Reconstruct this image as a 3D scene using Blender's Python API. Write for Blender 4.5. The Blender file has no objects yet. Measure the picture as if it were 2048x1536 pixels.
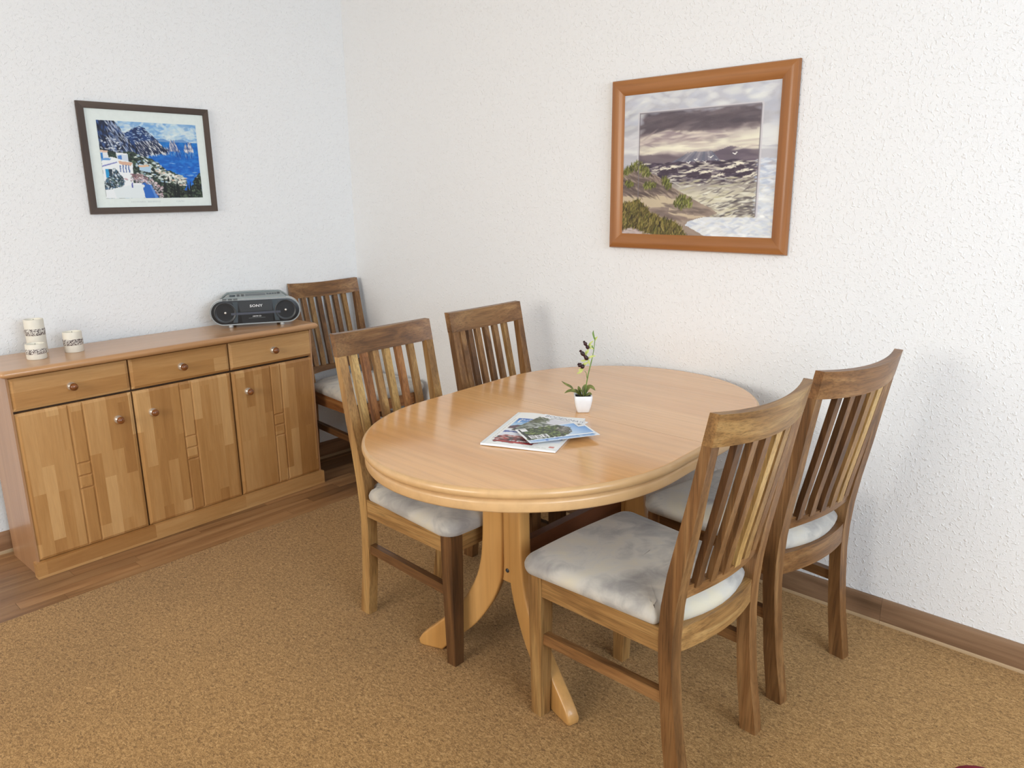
import bpy, bmesh, math, random
import numpy as np
from mathutils import Vector, Matrix

scene = bpy.context.scene
COL = scene.collection
PI = math.pi

# ------------------------------------------------------------------ camera
F_PX, YAW, PITCH, ROLL = 1522.09, 0.819667, 0.246549, -0.01127
CAM = Vector((-2.51194, -3.50798, 1.415))
cy, sy, cp, sp = math.cos(YAW), math.sin(YAW), math.cos(PITCH), math.sin(PITCH)
fwd = Vector((sy * cp, cy * cp, -sp)); rgt = Vector((cy, -sy, 0)); upv = rgt.cross(fwd)
cr, sr = math.cos(ROLL), math.sin(ROLL)
r2 = cr * rgt + sr * upv; u2 = -sr * rgt + cr * upv
cam_d = bpy.data.cameras.new('camera'); cam = bpy.data.objects.new('camera', cam_d); COL.objects.link(cam)
cam_d.sensor_fit = 'HORIZONTAL'; cam_d.sensor_width = 36.0; cam_d.lens = F_PX / 2048 * 36.0
cam_d.clip_start = 0.05
M = Matrix((( r2.x, u2.x, -fwd.x, CAM.x), (r2.y, u2.y, -fwd.y, CAM.y), (r2.z, u2.z, -fwd.z, CAM.z), (0, 0, 0, 1)))
cam.matrix_world = M
scene.camera = cam

# ------------------------------------------------------------------ world, light, exposure
scene.view_settings.view_transform = 'Standard'; scene.view_settings.look = 'None'
scene.view_settings.gamma = 1.0; scene.view_settings.use_curve_mapping = False
scene.view_settings.exposure = -0.32
scene.cycles.max_bounces = 6; scene.cycles.diffuse_bounces = 4; scene.cycles.glossy_bounces = 3; scene.cycles.transmission_bounces = 2
scene.cycles.adaptive_threshold = 0.02
world = bpy.data.worlds.new('sky'); scene.world = world; world.use_nodes = True
bg = world.node_tree.nodes['Background']; bg.inputs[0].default_value = (0.80, 0.90, 1.0, 1); bg.inputs[1].default_value = 1.2
ROOM_X, ROOM_Y, ROOM_H = -5.0, -5.2, 2.7
W1 = dict(lo=-3.3, hi=-0.5, z0=0.95, z1=2.50)      # window in the wall opposite the sideboard (along x)
W2 = dict(lo=-3.2, hi=-0.9, z0=0.95, z1=2.50)      # window in the wall opposite the seascape (along y)
def area(name, loc, rot, sx, sy_, power, col):
    l = bpy.data.lights.new(name, 'AREA'); l.shape = 'RECTANGLE'; l.size = sx; l.size_y = sy_; l.energy = power; l.color = col
    o = bpy.data.objects.new(name, l); o.location = loc; o.rotation_euler = rot; COL.objects.link(o); return o
TILT = math.radians(27)
area('daylight_through_window', ((W1['lo'] + W1['hi']) / 2, ROOM_Y - 0.55, 1.95), (PI / 2 - TILT, 0, 0), 2.9, 1.7, 190, (0.74, 0.87, 1.0))
area('daylight_through_window.001', (ROOM_X - 0.55, (W2['lo'] + W2['hi']) / 2, 1.95), (PI / 2 - TILT, 0, -PI / 2), 2.4, 1.7, 165, (1.0, 0.94, 0.84))

# ------------------------------------------------------------------ helpers
def lin(c):
    return tuple(((v / 255) / 12.92 if v / 255 <= 0.04045 else ((v / 255 + 0.055) / 1.055) ** 2.4) for v in c[:3])
def rgba(c): return (*lin(c), 1.0)
def tag(o, label=None, cat=None, group=None, kind=None):
    if label: o['label'] = label
    if cat: o['category'] = cat
    if group: o['group'] = group
    if kind: o['kind'] = kind
    return o
def empty(name, loc=(0, 0, 0), rz=0.0):
    o = bpy.data.objects.new(name, None); o.empty_display_size = 0.1
    o.location = loc; o.rotation_euler = (0, 0, rz); COL.objects.link(o); return o
def smooth_mesh(me, ang=40):
    me.polygons.foreach_set('use_smooth', [True] * len(me.polygons))
    me.set_sharp_from_angle(angle=math.radians(ang))
def obj(name, bm, mat, parent=None, smooth=40):
    if isinstance(bm, bpy.types.Mesh): me = bm
    else:
        me = bpy.data.meshes.new(name); bmesh.ops.recalc_face_normals(bm, faces=bm.faces[:]); bm.to_mesh(me); bm.free()
    if smooth: smooth_mesh(me, smooth)
    for m in (mat if isinstance(mat, (list, tuple)) else [mat]): me.materials.append(m)
    o = bpy.data.objects.new(name, me); COL.objects.link(o)
    if parent: o.parent = parent
    return o
def bevel(bm, w, seg=2, ang=25):
    if w <= 0: return bm
    es = [e for e in bm.edges if len(e.link_faces) == 2 and e.calc_face_angle(0) > math.radians(ang)]
    bmesh.ops.bevel(bm, geom=es, offset=w, segments=seg, profile=0.5, affect='EDGES', clamp_overlap=True)
    return bm
def box(bm, x0, x1, y0, y1, z0, z1, mi=0):
    v = [bm.verts.new(p) for p in ((x0,y0,z0),(x1,y0,z0),(x1,y1,z0),(x0,y1,z0),(x0,y0,z1),(x1,y0,z1),(x1,y1,z1),(x0,y1,z1))]
    for q in ((3,2,1,0),(4,5,6,7),(0,1,5,4),(1,2,6,5),(2,3,7,6),(3,0,4,7)):
        f = bm.faces.new([v[i] for i in q]); f.material_index = mi
    return bm
def bbox(x0, x1, y0, y1, z0, z1, b=0.0, seg=2):
    return bevel(box(bmesh.new(), min(x0,x1), max(x0,x1), min(y0,y1), max(y0,y1), min(z0,z1), max(z0,z1)), b, seg)
def loft(sections, cap=True, bm=None, mi=0, close=True):
    """sections: list of rings (lists of points with equal count)."""
    bm = bm or bmesh.new()
    rings = [[bm.verts.new(p) for p in s] for s in sections]
    n = len(rings[0])
    for a, b in zip(rings, rings[1:]):
        for i in range(n if close else n - 1):
            f = bm.faces.new((a[i], a[(i+1) % n], b[(i+1) % n], b[i])); f.material_index = mi
    if cap:
        f = bm.faces.new(rings[0][::-1]); f.material_index = mi
        f = bm.faces.new(rings[-1]); f.material_index = mi
    return bm
def lathe(profile, seg=28, c=(0, 0), bm=None, mi=0, cap=True):
    return loft([[(c[0] + r * math.cos(2*PI*k/seg), c[1] + r * math.sin(2*PI*k/seg), z) for k in range(seg)] for r, z in profile], cap=cap, bm=bm, mi=mi)
def tube(pts, radii, seg=8, bm=None, mi=0):
    P = [Vector(p) for p in pts]; rings = []
    for i, p in enumerate(P):
        t = (P[min(i+1, len(P)-1)] - P[max(i-1, 0)]).normalized()
        a = t.orthogonal().normalized() if i == 0 else (prev - t * prev.dot(t)).normalized()
        prev = a; b = t.cross(a); r = radii[i] if isinstance(radii, (list, tuple)) else radii
        rings.append([tuple(p + a * (r * math.cos(2*PI*k/seg)) + b * (r * math.sin(2*PI*k/seg))) for k in range(seg)])
    return loft(rings, bm=bm, mi=mi)
def catmull(pts, n=6):
    P = [np.array(p, float) for p in pts]; P = [2*P[0]-P[1]] + P + [2*P[-1]-P[-2]]; out = []
    for i in range(1, len(P) - 2):
        for k in range(n):
            t = k / n; a, b, c, d = P[i-1], P[i], P[i+1], P[i+2]
            out.append(0.5*((2*b)+(c-a)*t+(2*a-5*b+4*c-d)*t*t+(3*b-a-3*c+d)*t**3))
    out.append(P[-2]); return out

# ------------------------------------------------------------------ materials
class NT:
    def __init__(s, name):
        s.m = bpy.data.materials.new(name); s.m.use_nodes = True; s.t = s.m.node_tree; s.b = s.t.nodes['Principled BSDF']
    def n(s, typ, **kw):
        nd = s.t.nodes.new(typ)
        for k, v in kw.items(): setattr(nd, k, v)
        return nd
    def l(s, a, b): s.t.links.new(a, b)
    def val(s, sock, v):
        if hasattr(v, 'is_linked') or isinstance(v, bpy.types.NodeSocket): s.l(v, sock)
        else: sock.default_value = v
    def math(s, op, a, b=0.0):
        nd = s.n('ShaderNodeMath', operation=op); s.val(nd.inputs[0], a); s.val(nd.inputs[1], b); return nd.outputs[0]
    def vmath(s, op, a, b):
        nd = s.n('ShaderNodeVectorMath', operation=op); s.val(nd.inputs[0], a); s.val(nd.inputs[1], b); return nd.outputs[0]
    def noise(s, vec, scale, detail=4, rough=0.55, dist=0.0):
        nd = s.n('ShaderNodeTexNoise'); nd.inputs['Scale'].default_value = scale; nd.inputs['Detail'].default_value = detail
        nd.inputs['Roughness'].default_value = rough; nd.inputs['Distortion'].default_value = dist
        if vec is not None: s.l(vec, nd.inputs['Vector'])
        return nd.outputs['Fac']
    def ramp(s, fac, stops):
        nd = s.n('ShaderNodeValToRGB'); cr_ = nd.color_ramp
        while len(cr_.elements) < len(stops): cr_.elements.new(0.5)
        for e, (p, c) in zip(cr_.elements, stops): e.position = p; e.color = rgba(c)
        s.l(fac, nd.inputs[0]); return nd.outputs[0]
    def framp(s, fac, stops):
        nd = s.n('ShaderNodeValToRGB'); cr_ = nd.color_ramp
        while len(cr_.elements) < len(stops): cr_.elements.new(0.5)
        for e, (p, c) in zip(cr_.elements, stops): e.position = p; e.color = (c, c, c, 1)
        s.l(fac, nd.inputs[0]); return nd.outputs[0]
    def mix(s, fac, a, b, mode='MIX'):
        nd = s.n('ShaderNodeMix', data_type='RGBA', blend_type=mode)
        s.val(nd.inputs[0], fac); s.val(nd.inputs[6], a); s.val(nd.inputs[7], b); return nd.outputs[2]
    def mapping(s, vec, scale=(1,1,1), loc=(0,0,0), rot=(0,0,0)):
        nd = s.n('ShaderNodeMapping'); nd.inputs['Scale'].default_value = scale; nd.inputs['Location'].default_value = loc; nd.inputs['Rotation'].default_value = rot
        s.l(vec, nd.inputs['Vector']); return nd.outputs[0]
    def objco(s): return s.n('ShaderNodeTexCoord').outputs['Object']
    def bump(s, h, strength, dist):
        nd = s.n('ShaderNodeBump'); nd.inputs['Strength'].default_value = strength; nd.inputs['Distance'].default_value = dist
        s.l(h, nd.inputs['Height']); s.l(nd.outputs[0], s.b.inputs['Normal'])
def plain(name, c, rough=0.5, metal=0.0, spec=0.5, coat=0.0, sss=0):
    k = NT(name); k.b.inputs['Base Color'].default_value = rgba(c); k.b.inputs['Roughness'].default_value = rough
    k.b.inputs['Metallic'].default_value = metal; k.b.inputs['Specular IOR Level'].default_value = spec; k.b.inputs['Coat Weight'].default_value = coat
    v = k.noise(k.objco(), 60, 3); k.b.inputs['Roughness'].default_value = rough
    k.l(k.math('MULTIPLY_ADD', v, 0.06), k.b.inputs['Roughness']) if False else None
    mm = k.mix(0.10, rgba(c), k.ramp(v, [(0.3, tuple(x*0.86 for x in c)), (0.7, tuple(min(255, x*1.06) for x in c))])); k.l(mm, k.b.inputs['Base Color'])
    return k.m
def wood(name, dark, mid, light, axis='z', grain=1.0, rough=0.45, spec=0.4, coat=0.0, pores=0.5, bump=0.15, vary=0.25):
    """long streaky grain along axis; every object gets its own offset and tone."""
    k = NT(name); co = k.objco()
    oi = k.n('ShaderNodeObjectInfo'); rnd = oi.outputs['Random']
    off = k.n('ShaderNodeCombineXYZ')
    for i, f in enumerate((13.7, 7.3, 21.1)): k.l(k.math('MULTIPLY', rnd, f), off.inputs[i])
    v = k.vmath('ADD', co, off.outputs[0])
    def sc(al, ac): return {'x': (al, ac, ac), 'y': (ac, al, ac), 'z': (ac, ac, al)}[axis]
    big = k.noise(k.mapping(v, sc(1.2*grain, 14*grain)), 1.0, 3, 0.5, 0.8)
    fine = k.noise(k.mapping(v, sc(5*grain, 150*grain)), 1.0, 4, 0.6, 0.3)
    col = k.ramp(big, [(0.28, dark), (0.5, mid), (0.72, light)])
    g = k.framp(fine, [(0.30, 1.0 - pores*0.45), (0.55, 1.0), (0.8, 1.06)])
    col = k.mix(1.0, col, g, 'MULTIPLY')
    t = k.n('ShaderNodeMapRange'); t.inputs['To Min'].default_value = 1 - vary; t.inputs['To Max'].default_value = 1 + vary*0.55; k.l(rnd, t.inputs[0])
    hs = k.n('ShaderNodeHueSaturation'); k.l(t.outputs[0], hs.inputs['Value']); k.l(col, hs.inputs['Color'])
    k.l(hs.outputs[0], k.b.inputs['Base Color'])
    k.b.inputs['Roughness'].default_value = rough; k.b.inputs['Specular IOR Level'].default_value = spec
    k.b.inputs['Coat Weight'].default_value = coat; k.b.inputs['Coat Roughness'].default_value = 0.12
    if bump: k.bump(fine, bump, 0.0008)
    return k.m
def staves(name, c1, c2, c3, vertical=True, wid=0.043, leng=0.30, rough=0.35, spec=0.45, coat=0.15):
    """finger-jointed beech veneer: staves of differing tone."""
    k = NT(name); co = k.objco(); sp_ = k.n('ShaderNodeSeparateXYZ'); k.l(co, sp_.inputs[0])
    a, b = (sp_.outputs[2], sp_.outputs[0]) if vertical else (sp_.outputs[0], sp_.outputs[2])
    cb = k.n('ShaderNodeCombineXYZ'); k.l(k.math('ADD', a, 3.17), cb.inputs[0]); k.l(k.math('ADD', b, 2.03), cb.inputs[1])
    br = k.n('ShaderNodeTexBrick'); br.offset = 0.37; br.offset_frequency = 2; br.squash = 1.35; br.squash_frequency = 3
    k.l(cb.outputs[0], br.inputs['Vector'])
    br.inputs['Color1'].default_value = (0, 0, 0, 1); br.inputs['Color2'].default_value = (1, 1, 1, 1); br.inputs['Mortar'].default_value = (0.5, 0.5, 0.5, 1)
    br.inputs['Scale'].default_value = 1; br.inputs['Mortar Size'].default_value = 0.0; br.inputs['Brick Width'].default_value = leng; br.inputs['Row Height'].default_value = wid
    tone = br.outputs['Color']
    cs = k.vmath('ADD', co, k.vmath('SCALE', tone, (0,0,0))) if False else co
    sepx = k.n('ShaderNodeSeparateColor'); k.l(tone, sepx.inputs[0])
    offv = k.n('ShaderNodeCombineXYZ'); k.l(k.math('MULTIPLY', sepx.outputs[0], 9.0), offv.inputs[0]); k.l(k.math('MULTIPLY', sepx.outputs[0], 5.0), offv.inputs[2])
    v = k.vmath('ADD', co, offv.outputs[0])
    s_ = (30, 30, 2.5) if vertical else (2.5, 30, 30)
    gr = k.noise(k.mapping(v, s_), 1.0, 3, 0.55, 0.9)
    fi = k.noise(k.mapping(v, tuple(x*6 for x in s_)), 1.0, 3, 0.6)
    f = k.math('ADD', k.math('MULTIPLY', sepx.outputs[0], 0.66), k.math('MULTIPLY', gr, 0.55))
    col = k.ramp(f, [(0.12, c1), (0.5, c2), (0.92, c3)])
    col = k.mix(1.0, col, k.framp(fi, [(0.3, 0.93), (0.7, 1.04)]), 'MULTIPLY')
    k.l(col, k.b.inputs['Base Color'])
    k.b.inputs['Roughness'].default_value = rough; k.b.inputs['Specular IOR Level'].default_value = spec; k.b.inputs['Coat Weight'].default_value = coat
    k.b.inputs['Coat Roughness'].default_value = 0.2
    return k.m

def mat_wall():
    k = NT('woodchip_wallpaper'); co = k.objco()
    a = k.noise(co, 95, 2, 0.5, 0.6); chips = k.framp(a, [(0.55, 0.0), (0.72, 1.0)])
    b = k.noise(co, 210, 2, 0.6)
    k.b.inputs['Base Color'].default_value = rgba((238, 238, 238)); k.b.inputs['Roughness'].default_value = 0.85; k.b.inputs['Specular IOR Level'].default_value = 0.2
    h = k.math('ADD', k.math('MULTIPLY', chips, 1.0), k.math('MULTIPLY', b, 0.55))
    k.bump(h, 0.5, 0.0030)
    return k.m
def mat_carpet():
    k = NT('mottled_carpet'); co = k.objco()
    an = k.mapping(co, (1.35, 0.75, 1.0), rot=(0, 0, math.radians(43)))
    a = k.noise(an, 120, 3, 0.6, 1.2)
    sq_ = k.noise(an, 62, 2, 0.5, 2.2)
    b = k.noise(co, 380, 2, 0.6)
    c = k.noise(co, 1.6, 2, 0.5)
    line = k.framp(k.math('ABSOLUTE', k.math('SUBTRACT', sq_, 0.5)), [(0.0, 0.0), (0.028, 1.0)])
    f = k.math('ADD', k.math('MULTIPLY', a, 0.66), k.math('MULTIPLY', b, 0.34))
    col = k.ramp(f, [(0.36, (112, 82, 46)), (0.47, (150, 113, 66)), (0.54, (172, 132, 80)), (0.66, (198, 159, 106))])
    col = k.mix(1.0, col, k.framp(line, [(0.0, 0.60), (1.0, 1.0)]), 'MULTIPLY')
    col = k.mix(1.0, col, k.framp(c, [(0.35, 0.93), (0.65, 1.04)]), 'MULTIPLY')
    k.l(col, k.b.inputs['Base Color']); k.b.inputs['Roughness'].default_value = 0.95; k.b.inputs['Specular IOR Level'].default_value = 0.1
    k.b.inputs['Sheen Weight'].default_value = 0.15
    k.bump(f, 0.35, 0.003)
    return k.m
def mat_suede():
    k = NT('brushed_suede'); co = k.objco(); oi = k.n('ShaderNodeObjectInfo')
    off = k.n('ShaderNodeCombineXYZ'); k.l(k.math('MULTIPLY', oi.outputs['Random'], 17.0), off.inputs[0]); k.l(k.math('MULTIPLY', oi.outputs['Random'], 5.0), off.inputs[1])
    v = k.vmath('ADD', co, off.outputs[0])
    a = k.noise(v, 4.2, 2, 0.5, 1.0); b = k.noise(k.mapping(v, (1, 1, 1), rot=(0, 0, 0.6)), 12, 3, 0.55, 2.8); c = k.noise(v, 480, 2)
    f = k.math('ADD', k.math('MULTIPLY', a, 0.78), k.math('MULTIPLY', b, 0.22))
    col = k.ramp(f, [(0.34, (136, 132, 129)), (0.45, (164, 159, 153)), (0.54, (190, 184, 174)), (0.66, (200, 190, 168))])
    k.l(col, k.b.inputs['Base Color']); k.b.inputs['Roughness'].default_value = 0.9; k.b.inputs['Specular IOR Level'].default_value = 0.15
    k.b.inputs['Sheen Weight'].default_value = 0.3; k.b.inputs['Sheen Roughness'].default_value = 0.5
    k.bump(c, 0.15, 0.001)
    return k.m
def mat_print(name, rough=0.45, coat=0.0):
    k = NT(name); at = k.n('ShaderNodeAttribute', attribute_name='paint'); k.l(at.outputs['Color'], k.b.inputs['Base Color'])
    k.b.inputs['Roughness'].default_value = rough; k.b.inputs['Specular IOR Level'].default_value = 0.35
    k.b.inputs['Coat Weight'].default_value = coat; k.b.inputs['Coat Roughness'].default_value = 0.05
    return k.m
M_WALL = mat_wall(); M_CARPET = mat_carpet(); M_SUEDE = mat_suede()
M_CEIL = plain('ceiling_paint', (240, 239, 236), 0.9, spec=0.1)
BE1, BE2, BE3 = (154, 106, 58), (180, 132, 78), (204, 160, 106)
M_STAVE_V = staves('beech_staves_upright', BE1, BE2, BE3, True)
M_STAVE_H = staves('beech_staves_lying', BE1, BE2, BE3, False, 0.06, 0.42)
M_BEECH_X = wood('beech_veneer', (182, 134, 88), (192, 145, 100), (200, 153, 108), 'x', 0.7, 0.3, 0.5, 0.3, 0.25, 0.05, 0.03)
M_BEECH_Z = wood('beech_veneer_upright', (164, 122, 86), (176, 133, 97), (186, 143, 106), 'z', 0.7, 0.35, 0.5, 0.2, 0.25, 0.05, 0.03)
M_TABLE = wood('table_beech', (215, 157, 95), (222, 167, 106), (228, 176, 116), 'y', 0.45, 0.20, 0.5, 0.6, 0.3, 0.02, 0.02)
M_TABLE_EDGE = wood('table_edge_beech', (199, 160, 112), (203, 164, 116), (207, 168, 120), 'x', 0.25, 0.36, 0.45, 0.25, 0.2, 0.0, 0.02)
M_TABLE_LEG = wood('table_leg_beech', (180, 130, 70), (192, 144, 84), (202, 155, 96), 'z', 0.5, 0.35, 0.45, 0.25, 0.25, 0.04, 0.06)
CH = [((96, 64, 36), (130, 90, 52), (160, 120, 76)),       # mid brown
      ((68, 44, 26), (98, 65, 37), (126, 88, 52)),          # dark
      ((124, 88, 50), (156, 116, 68), (184, 146, 92)),      # light
      ((156, 118, 66), (190, 150, 90), (208, 172, 110)),    # blond
      ((112, 68, 36), (148, 96, 52), (172, 122, 72))]       # reddish
M_CH = {(i, ax): wood('acacia_%d_%s' % (i, ax), *c, ax, 1.9, 0.42, 0.4, 0.1, 0.95, 0.3, 0.16) for i, c in enumerate(CH) for ax in 'xyz'}
M_LAM = wood('laminate_plank', (118, 82, 52), (152, 112, 74), (176, 136, 94), 'x', 1.2, 0.4, 0.4, 0.1, 0.4, 0.03, 0.28)
M_BASE = wood('skirting_wood', (104, 78, 56), (134, 103, 77), (150, 119, 91), 'y', 1.2, 0.45, 0.35, 0.0, 0.4, 0.03, 0.10)
M_BASEX = wood('skirting_wood_left', (122, 86, 58), (150, 110, 78), (164, 124, 90), 'x', 1.2, 0.45, 0.35, 0.0, 0.4, 0.03, 0.10)
M_SEAL = plain('skirting_seal_strip', (176, 148, 112), 0.5)
M_FRAME_R = wood('cherry_frame', (148, 94, 50), (162, 106, 58), (172, 117, 68), 'z', 0.8, 0.38, 0.4, 0.15, 0.25, 0.03, 0.02)
M_FRAME_RH = wood('cherry_frame_lying', (148, 94, 50), (162, 106, 58), (172, 117, 68), 'y', 0.8, 0.38, 0.4, 0.15, 0.25, 0.03, 0.02)
M_FRAME_L = wood('dark_frame', (66, 54, 48), (82, 68, 60), (94, 80, 70), 'x', 0.8, 0.5, 0.35, 0.0, 0.3, 0.03, 0.02)
M_FRAME_LV = wood('dark_frame_upright', (66, 54, 48), (82, 68, 60), (94, 80, 70), 'z', 0.8, 0.5, 0.35, 0.0, 0.3, 0.03, 0.02)
M_PRINT = mat_print('printed_picture', 0.5, 0.10); M_PAPER_PRINT = mat_print('printed_cover', 0.4, 0.1)
M_MAT = plain('picture_mount_card', (228, 236, 232), 0.7)
M_DARKGAP = plain('carcass_shadow_gap', (60, 40, 24), 0.8)
M_CHROME = plain('brushed_metal', (222, 219, 212), 0.3, 0.7)
M_WHITE_GLAZE = plain('white_glazed_ceramic', (238, 240, 243), 0.18, spec=0.6, coat=0.4)
M_PAPER = plain('paper', (232, 236, 240), 0.6)
M_BLACK = plain('black_plastic', (22, 23, 25), 0.35)
M_DARKGREY = plain('dark_grey_plastic', (50, 53, 56), 0.4)
M_GREYP = plain('grey_green_plastic', (138, 146, 146), 0.35)
M_GREYD = plain('grey_blue_plastic', (62, 72, 78), 0.3)
M_SILVER = plain('silver_plastic', (196, 200, 200), 0.28, 0.25)
M_INK = plain('white_print', (238, 238, 238), 0.5)
M_INKD = plain('dark_print', (46, 48, 54), 0.6)
M_INKG = plain('pale_grey_print', (196, 203, 204), 0.7)
M_INKGREEN = plain('green_print', (122, 150, 60), 0.6)
M_INKRED = plain('red_print', (200, 84, 76), 0.6)

# ------------------------------------------------------------------ the room
def struct(name, bm, m, parent=None, smooth=0):
    o = obj(name, bm, m, parent, smooth)
    if not parent: o['kind'] = 'structure'
    return o
T = 0.12
struct('wall_left', box(bmesh.new(), ROOM_X - T, 0, 0, T, -0.05, ROOM_H), M_WALL)
struct('wall_right', box(bmesh.new(), 0, T, ROOM_Y - T, T, -0.05, ROOM_H), M_WALL)
bm = bmesh.new()
box(bm, ROOM_X - T, W1['lo'], ROOM_Y - T, ROOM_Y, -0.05, ROOM_H); box(bm, W1['hi'], 0, ROOM_Y - T, ROOM_Y, -0.05, ROOM_H)
box(bm, W1['lo'], W1['hi'], ROOM_Y - T, ROOM_Y, -0.05, W1['z0']); box(bm, W1['lo'], W1['hi'], ROOM_Y - T, ROOM_Y, W1['z1'], ROOM_H)
struct('wall_rear', bm, M_WALL)
bm = bmesh.new()
box(bm, ROOM_X - T, ROOM_X, ROOM_Y, W2['lo'], -0.05, ROOM_H); box(bm, ROOM_X - T, ROOM_X, W2['hi'], 0, -0.05, ROOM_H)
box(bm, ROOM_X - T, ROOM_X, W2['lo'], W2['hi'], -0.05, W2['z0']); box(bm, ROOM_X - T, ROOM_X, W2['lo'], W2['hi'], W2['z1'], ROOM_H)
struct('wall_front', bm, M_WALL)
struct('ceiling', box(bmesh.new(), ROOM_X - T, T, ROOM_Y - T, T, ROOM_H, ROOM_H + T), M_CEIL)
M_WINF = plain('white_window_frame', (236, 238, 238), 0.35)
def window(name, W, axis):
    bm = bmesh.new(); fw = 0.06; lo, hi, z0, z1 = W['lo'], W['hi'], W['z0'], W['z1']; mid = (lo + hi) / 2
    rects = [(lo, lo+fw, z0, z1), (hi-fw, hi, z0, z1), (lo+fw, hi-fw, z0, z0+fw), (lo+fw, hi-fw, z1-fw, z1), (mid-0.03, mid+0.03, z0+fw, z1-fw)]
    for a, b, c, d in rects:
        if axis == 'x': box(bm, a, b, ROOM_Y - 0.09, ROOM_Y - 0.03, c, d)
        else: box(bm, ROOM_X - 0.09, ROOM_X - 0.03, a, b, c, d)
    return struct(name, bm, M_WINF)
window('window_1', W1, 'x'); window('window_2', W2, 'y')

# floor: screed slab with laminate planks along the sideboard wall, carpet in front of them
FLOOR_TOP = -0.004
floor = struct('floor', box(bmesh.new(), ROOM_X, 0, ROOM_Y, 0, -0.06, -0.013), plain('screed', (120, 110, 98), 0.9))
def carpet_edge(x): return -0.592 + (x + 0.47) * 0.0193
rng = random.Random(5)
y = -0.002; row = 0
while y > -0.70:
    wd = 0.062; x = -0.002; first = rng.uniform(0.25, 0.7)
    while x > ROOM_X + 0.01:
        ln = first if x > -0.01 else rng.uniform(0.42, 0.85); x1 = max(x - ln, ROOM_X)
        if x1 < -3.2: x1 = ROOM_X
        y1 = y - wd
        if y > carpet_edge(x) - 0.03:
            struct('plank', bbox(x1 + 0.0004, x - 0.0004, y1 + 0.0003, y - 0.0003, -0.012, FLOOR_TOP, 0.0006, 1), M_LAM, floor)
        x = x1
    y -= wd; row += 1
bm = bmesh.new()
top = [(ROOM_X, carpet_edge(ROOM_X)), (-0.002, carpet_edge(0)), (-0.002, ROOM_Y), (ROOM_X, ROOM_Y)]
loft([[(a, b, -0.0035) for a, b in top], [(a, b, -0.001) for a, b in top], [(a + (0.001 if i in (0, 3) else 0), b - (0.0015 if i < 2 else 0), 0.0) for i, (a, b) in enumerate(top)]], bm=bm)
tag(obj('carpet', bm, M_CARPET, None, 0), 'golden brown mottled carpet covering the floor under the dining table', 'carpet')

def skirting(name, axis, pieces, mat):
    root = empty(name); root['kind'] = 'structure'
    for a, b in pieces:
        prof = [(0, 0.010), (0.014, 0.010), (0.014, 0.074), (0.011, 0.084), (0.006, 0.087), (0, 0.087)]
        rings = []
        for s in (a, b): rings.append([((-d, s, z) if axis == 'y' else (s, -d, z)) for d, z in prof])
        struct('board', loft(rings), mat, root, 30)
        prof2 = [(0, -0.004), (0.018, -0.004), (0.018, 0.004), (0.015, 0.010), (0, 0.0102)]
        struct('seal_strip', loft([[((-d, s, z) if axis == 'y' else (s, -d, z)) for d, z in prof2] for s in (a, b)]), M_SEAL, root, 30)
    return root
skirting('baseboard_right', 'y', [(-0.02, -1.56), (-1.5606, -2.848), (-2.8486, ROOM_Y)], M_BASE)
skirting('baseboard_left', 'x', [(-0.02, -1.25), (-1.2506, -3.2), (-3.2006, ROOM_X)], M_BASEX)

# ------------------------------------------------------------------ sideboard
SB_ANG = math.radians(1.893)
sb = empty('sideboard', (-1.81787, -0.37146, FLOOR_TOP), SB_ANG)
tag(sb, 'long beech veneer sideboard with three doors and three drawers', 'sideboard')
SBD, SBW = 0.312, 1.310
obj('side_panel', bbox(0.009, 0.0165, 0.017, SBD, 0.0, 0.794, 0.001), M_BEECH_Z, sb)
obj('side_panel', bbox(SBW - 0.0145, SBW - 0.007, 0.017, SBD, 0.0, 0.794, 0.001), M_BEECH_Z, sb)
obj('carcass', bbox(0.017, SBW - 0.015, 0.040, SBD - 0.004, 0.004, 0.794, 0.0), M_DARKGAP, sb)
obj('plinth', bbox(0.0, SBW, 0.0, 0.036, 0.0, 0.064, 0.003), M_STAVE_H, sb)
# worktop with a round nose on the front and ends
def worktop():
    x0, x1, y0, y1, z0, z1 = -0.017, SBW + 0.014, -0.030, SBD, 0.794, 0.822
    prof = [(0.010, z0), (0.003, z0 + 0.005), (0.0, z0 + 0.012), (0.001, z0 + 0.019), (0.006, z1 - 0.003), (0.014, z1), (0.017, z1)]
    rings = []
    for i, z in prof:
        r = 0.018; pts = []
        for (cx_, cy_, a0) in ((x0 + i + r, y0 + i + r, PI), (x1 - i - r, y0 + i + r, 1.5*PI)):
            for k in range(6):
                a = a0 + k/5*PI/2; pts.append((cx_ + r*math.cos(a), cy_ + r*math.sin(a), z))
        pts += [(x1 - i, y1, z), (x0 + i, y1, z)]; rings.append(pts)
    return loft(rings)
obj('worktop', worktop(), M_BEECH_X, sb, 50)
def raised(x0, x1, z0, z1, yb, yf, cl, cr_, cb, ct):
    """panel whose front (at yf, smaller y) is inset by the four chamfers."""
    a = [(x0, yb, z0), (x1, yb, z0), (x1, yb, z1), (x0, yb, z1)]
    ym = yf + 0.006
    b = [(x0, ym, z0), (x1, ym, z0), (x1, ym, z1), (x0, ym, z1)]
    c = [(x0 + cl, yf, z0 + cb), (x1 - cr_, yf, z0 + cb), (x1 - cr_, yf, z1 - ct), (x0 + cl, yf, z1 - ct)]
    return loft([a, b, c])
M_KNOBW = wood('knob_wood', (104, 58, 26), (128, 74, 34), (150, 92, 46), 'y', 3, 0.3, 0.5, 0.3, 0.3, 0.05, 0.05)
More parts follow.
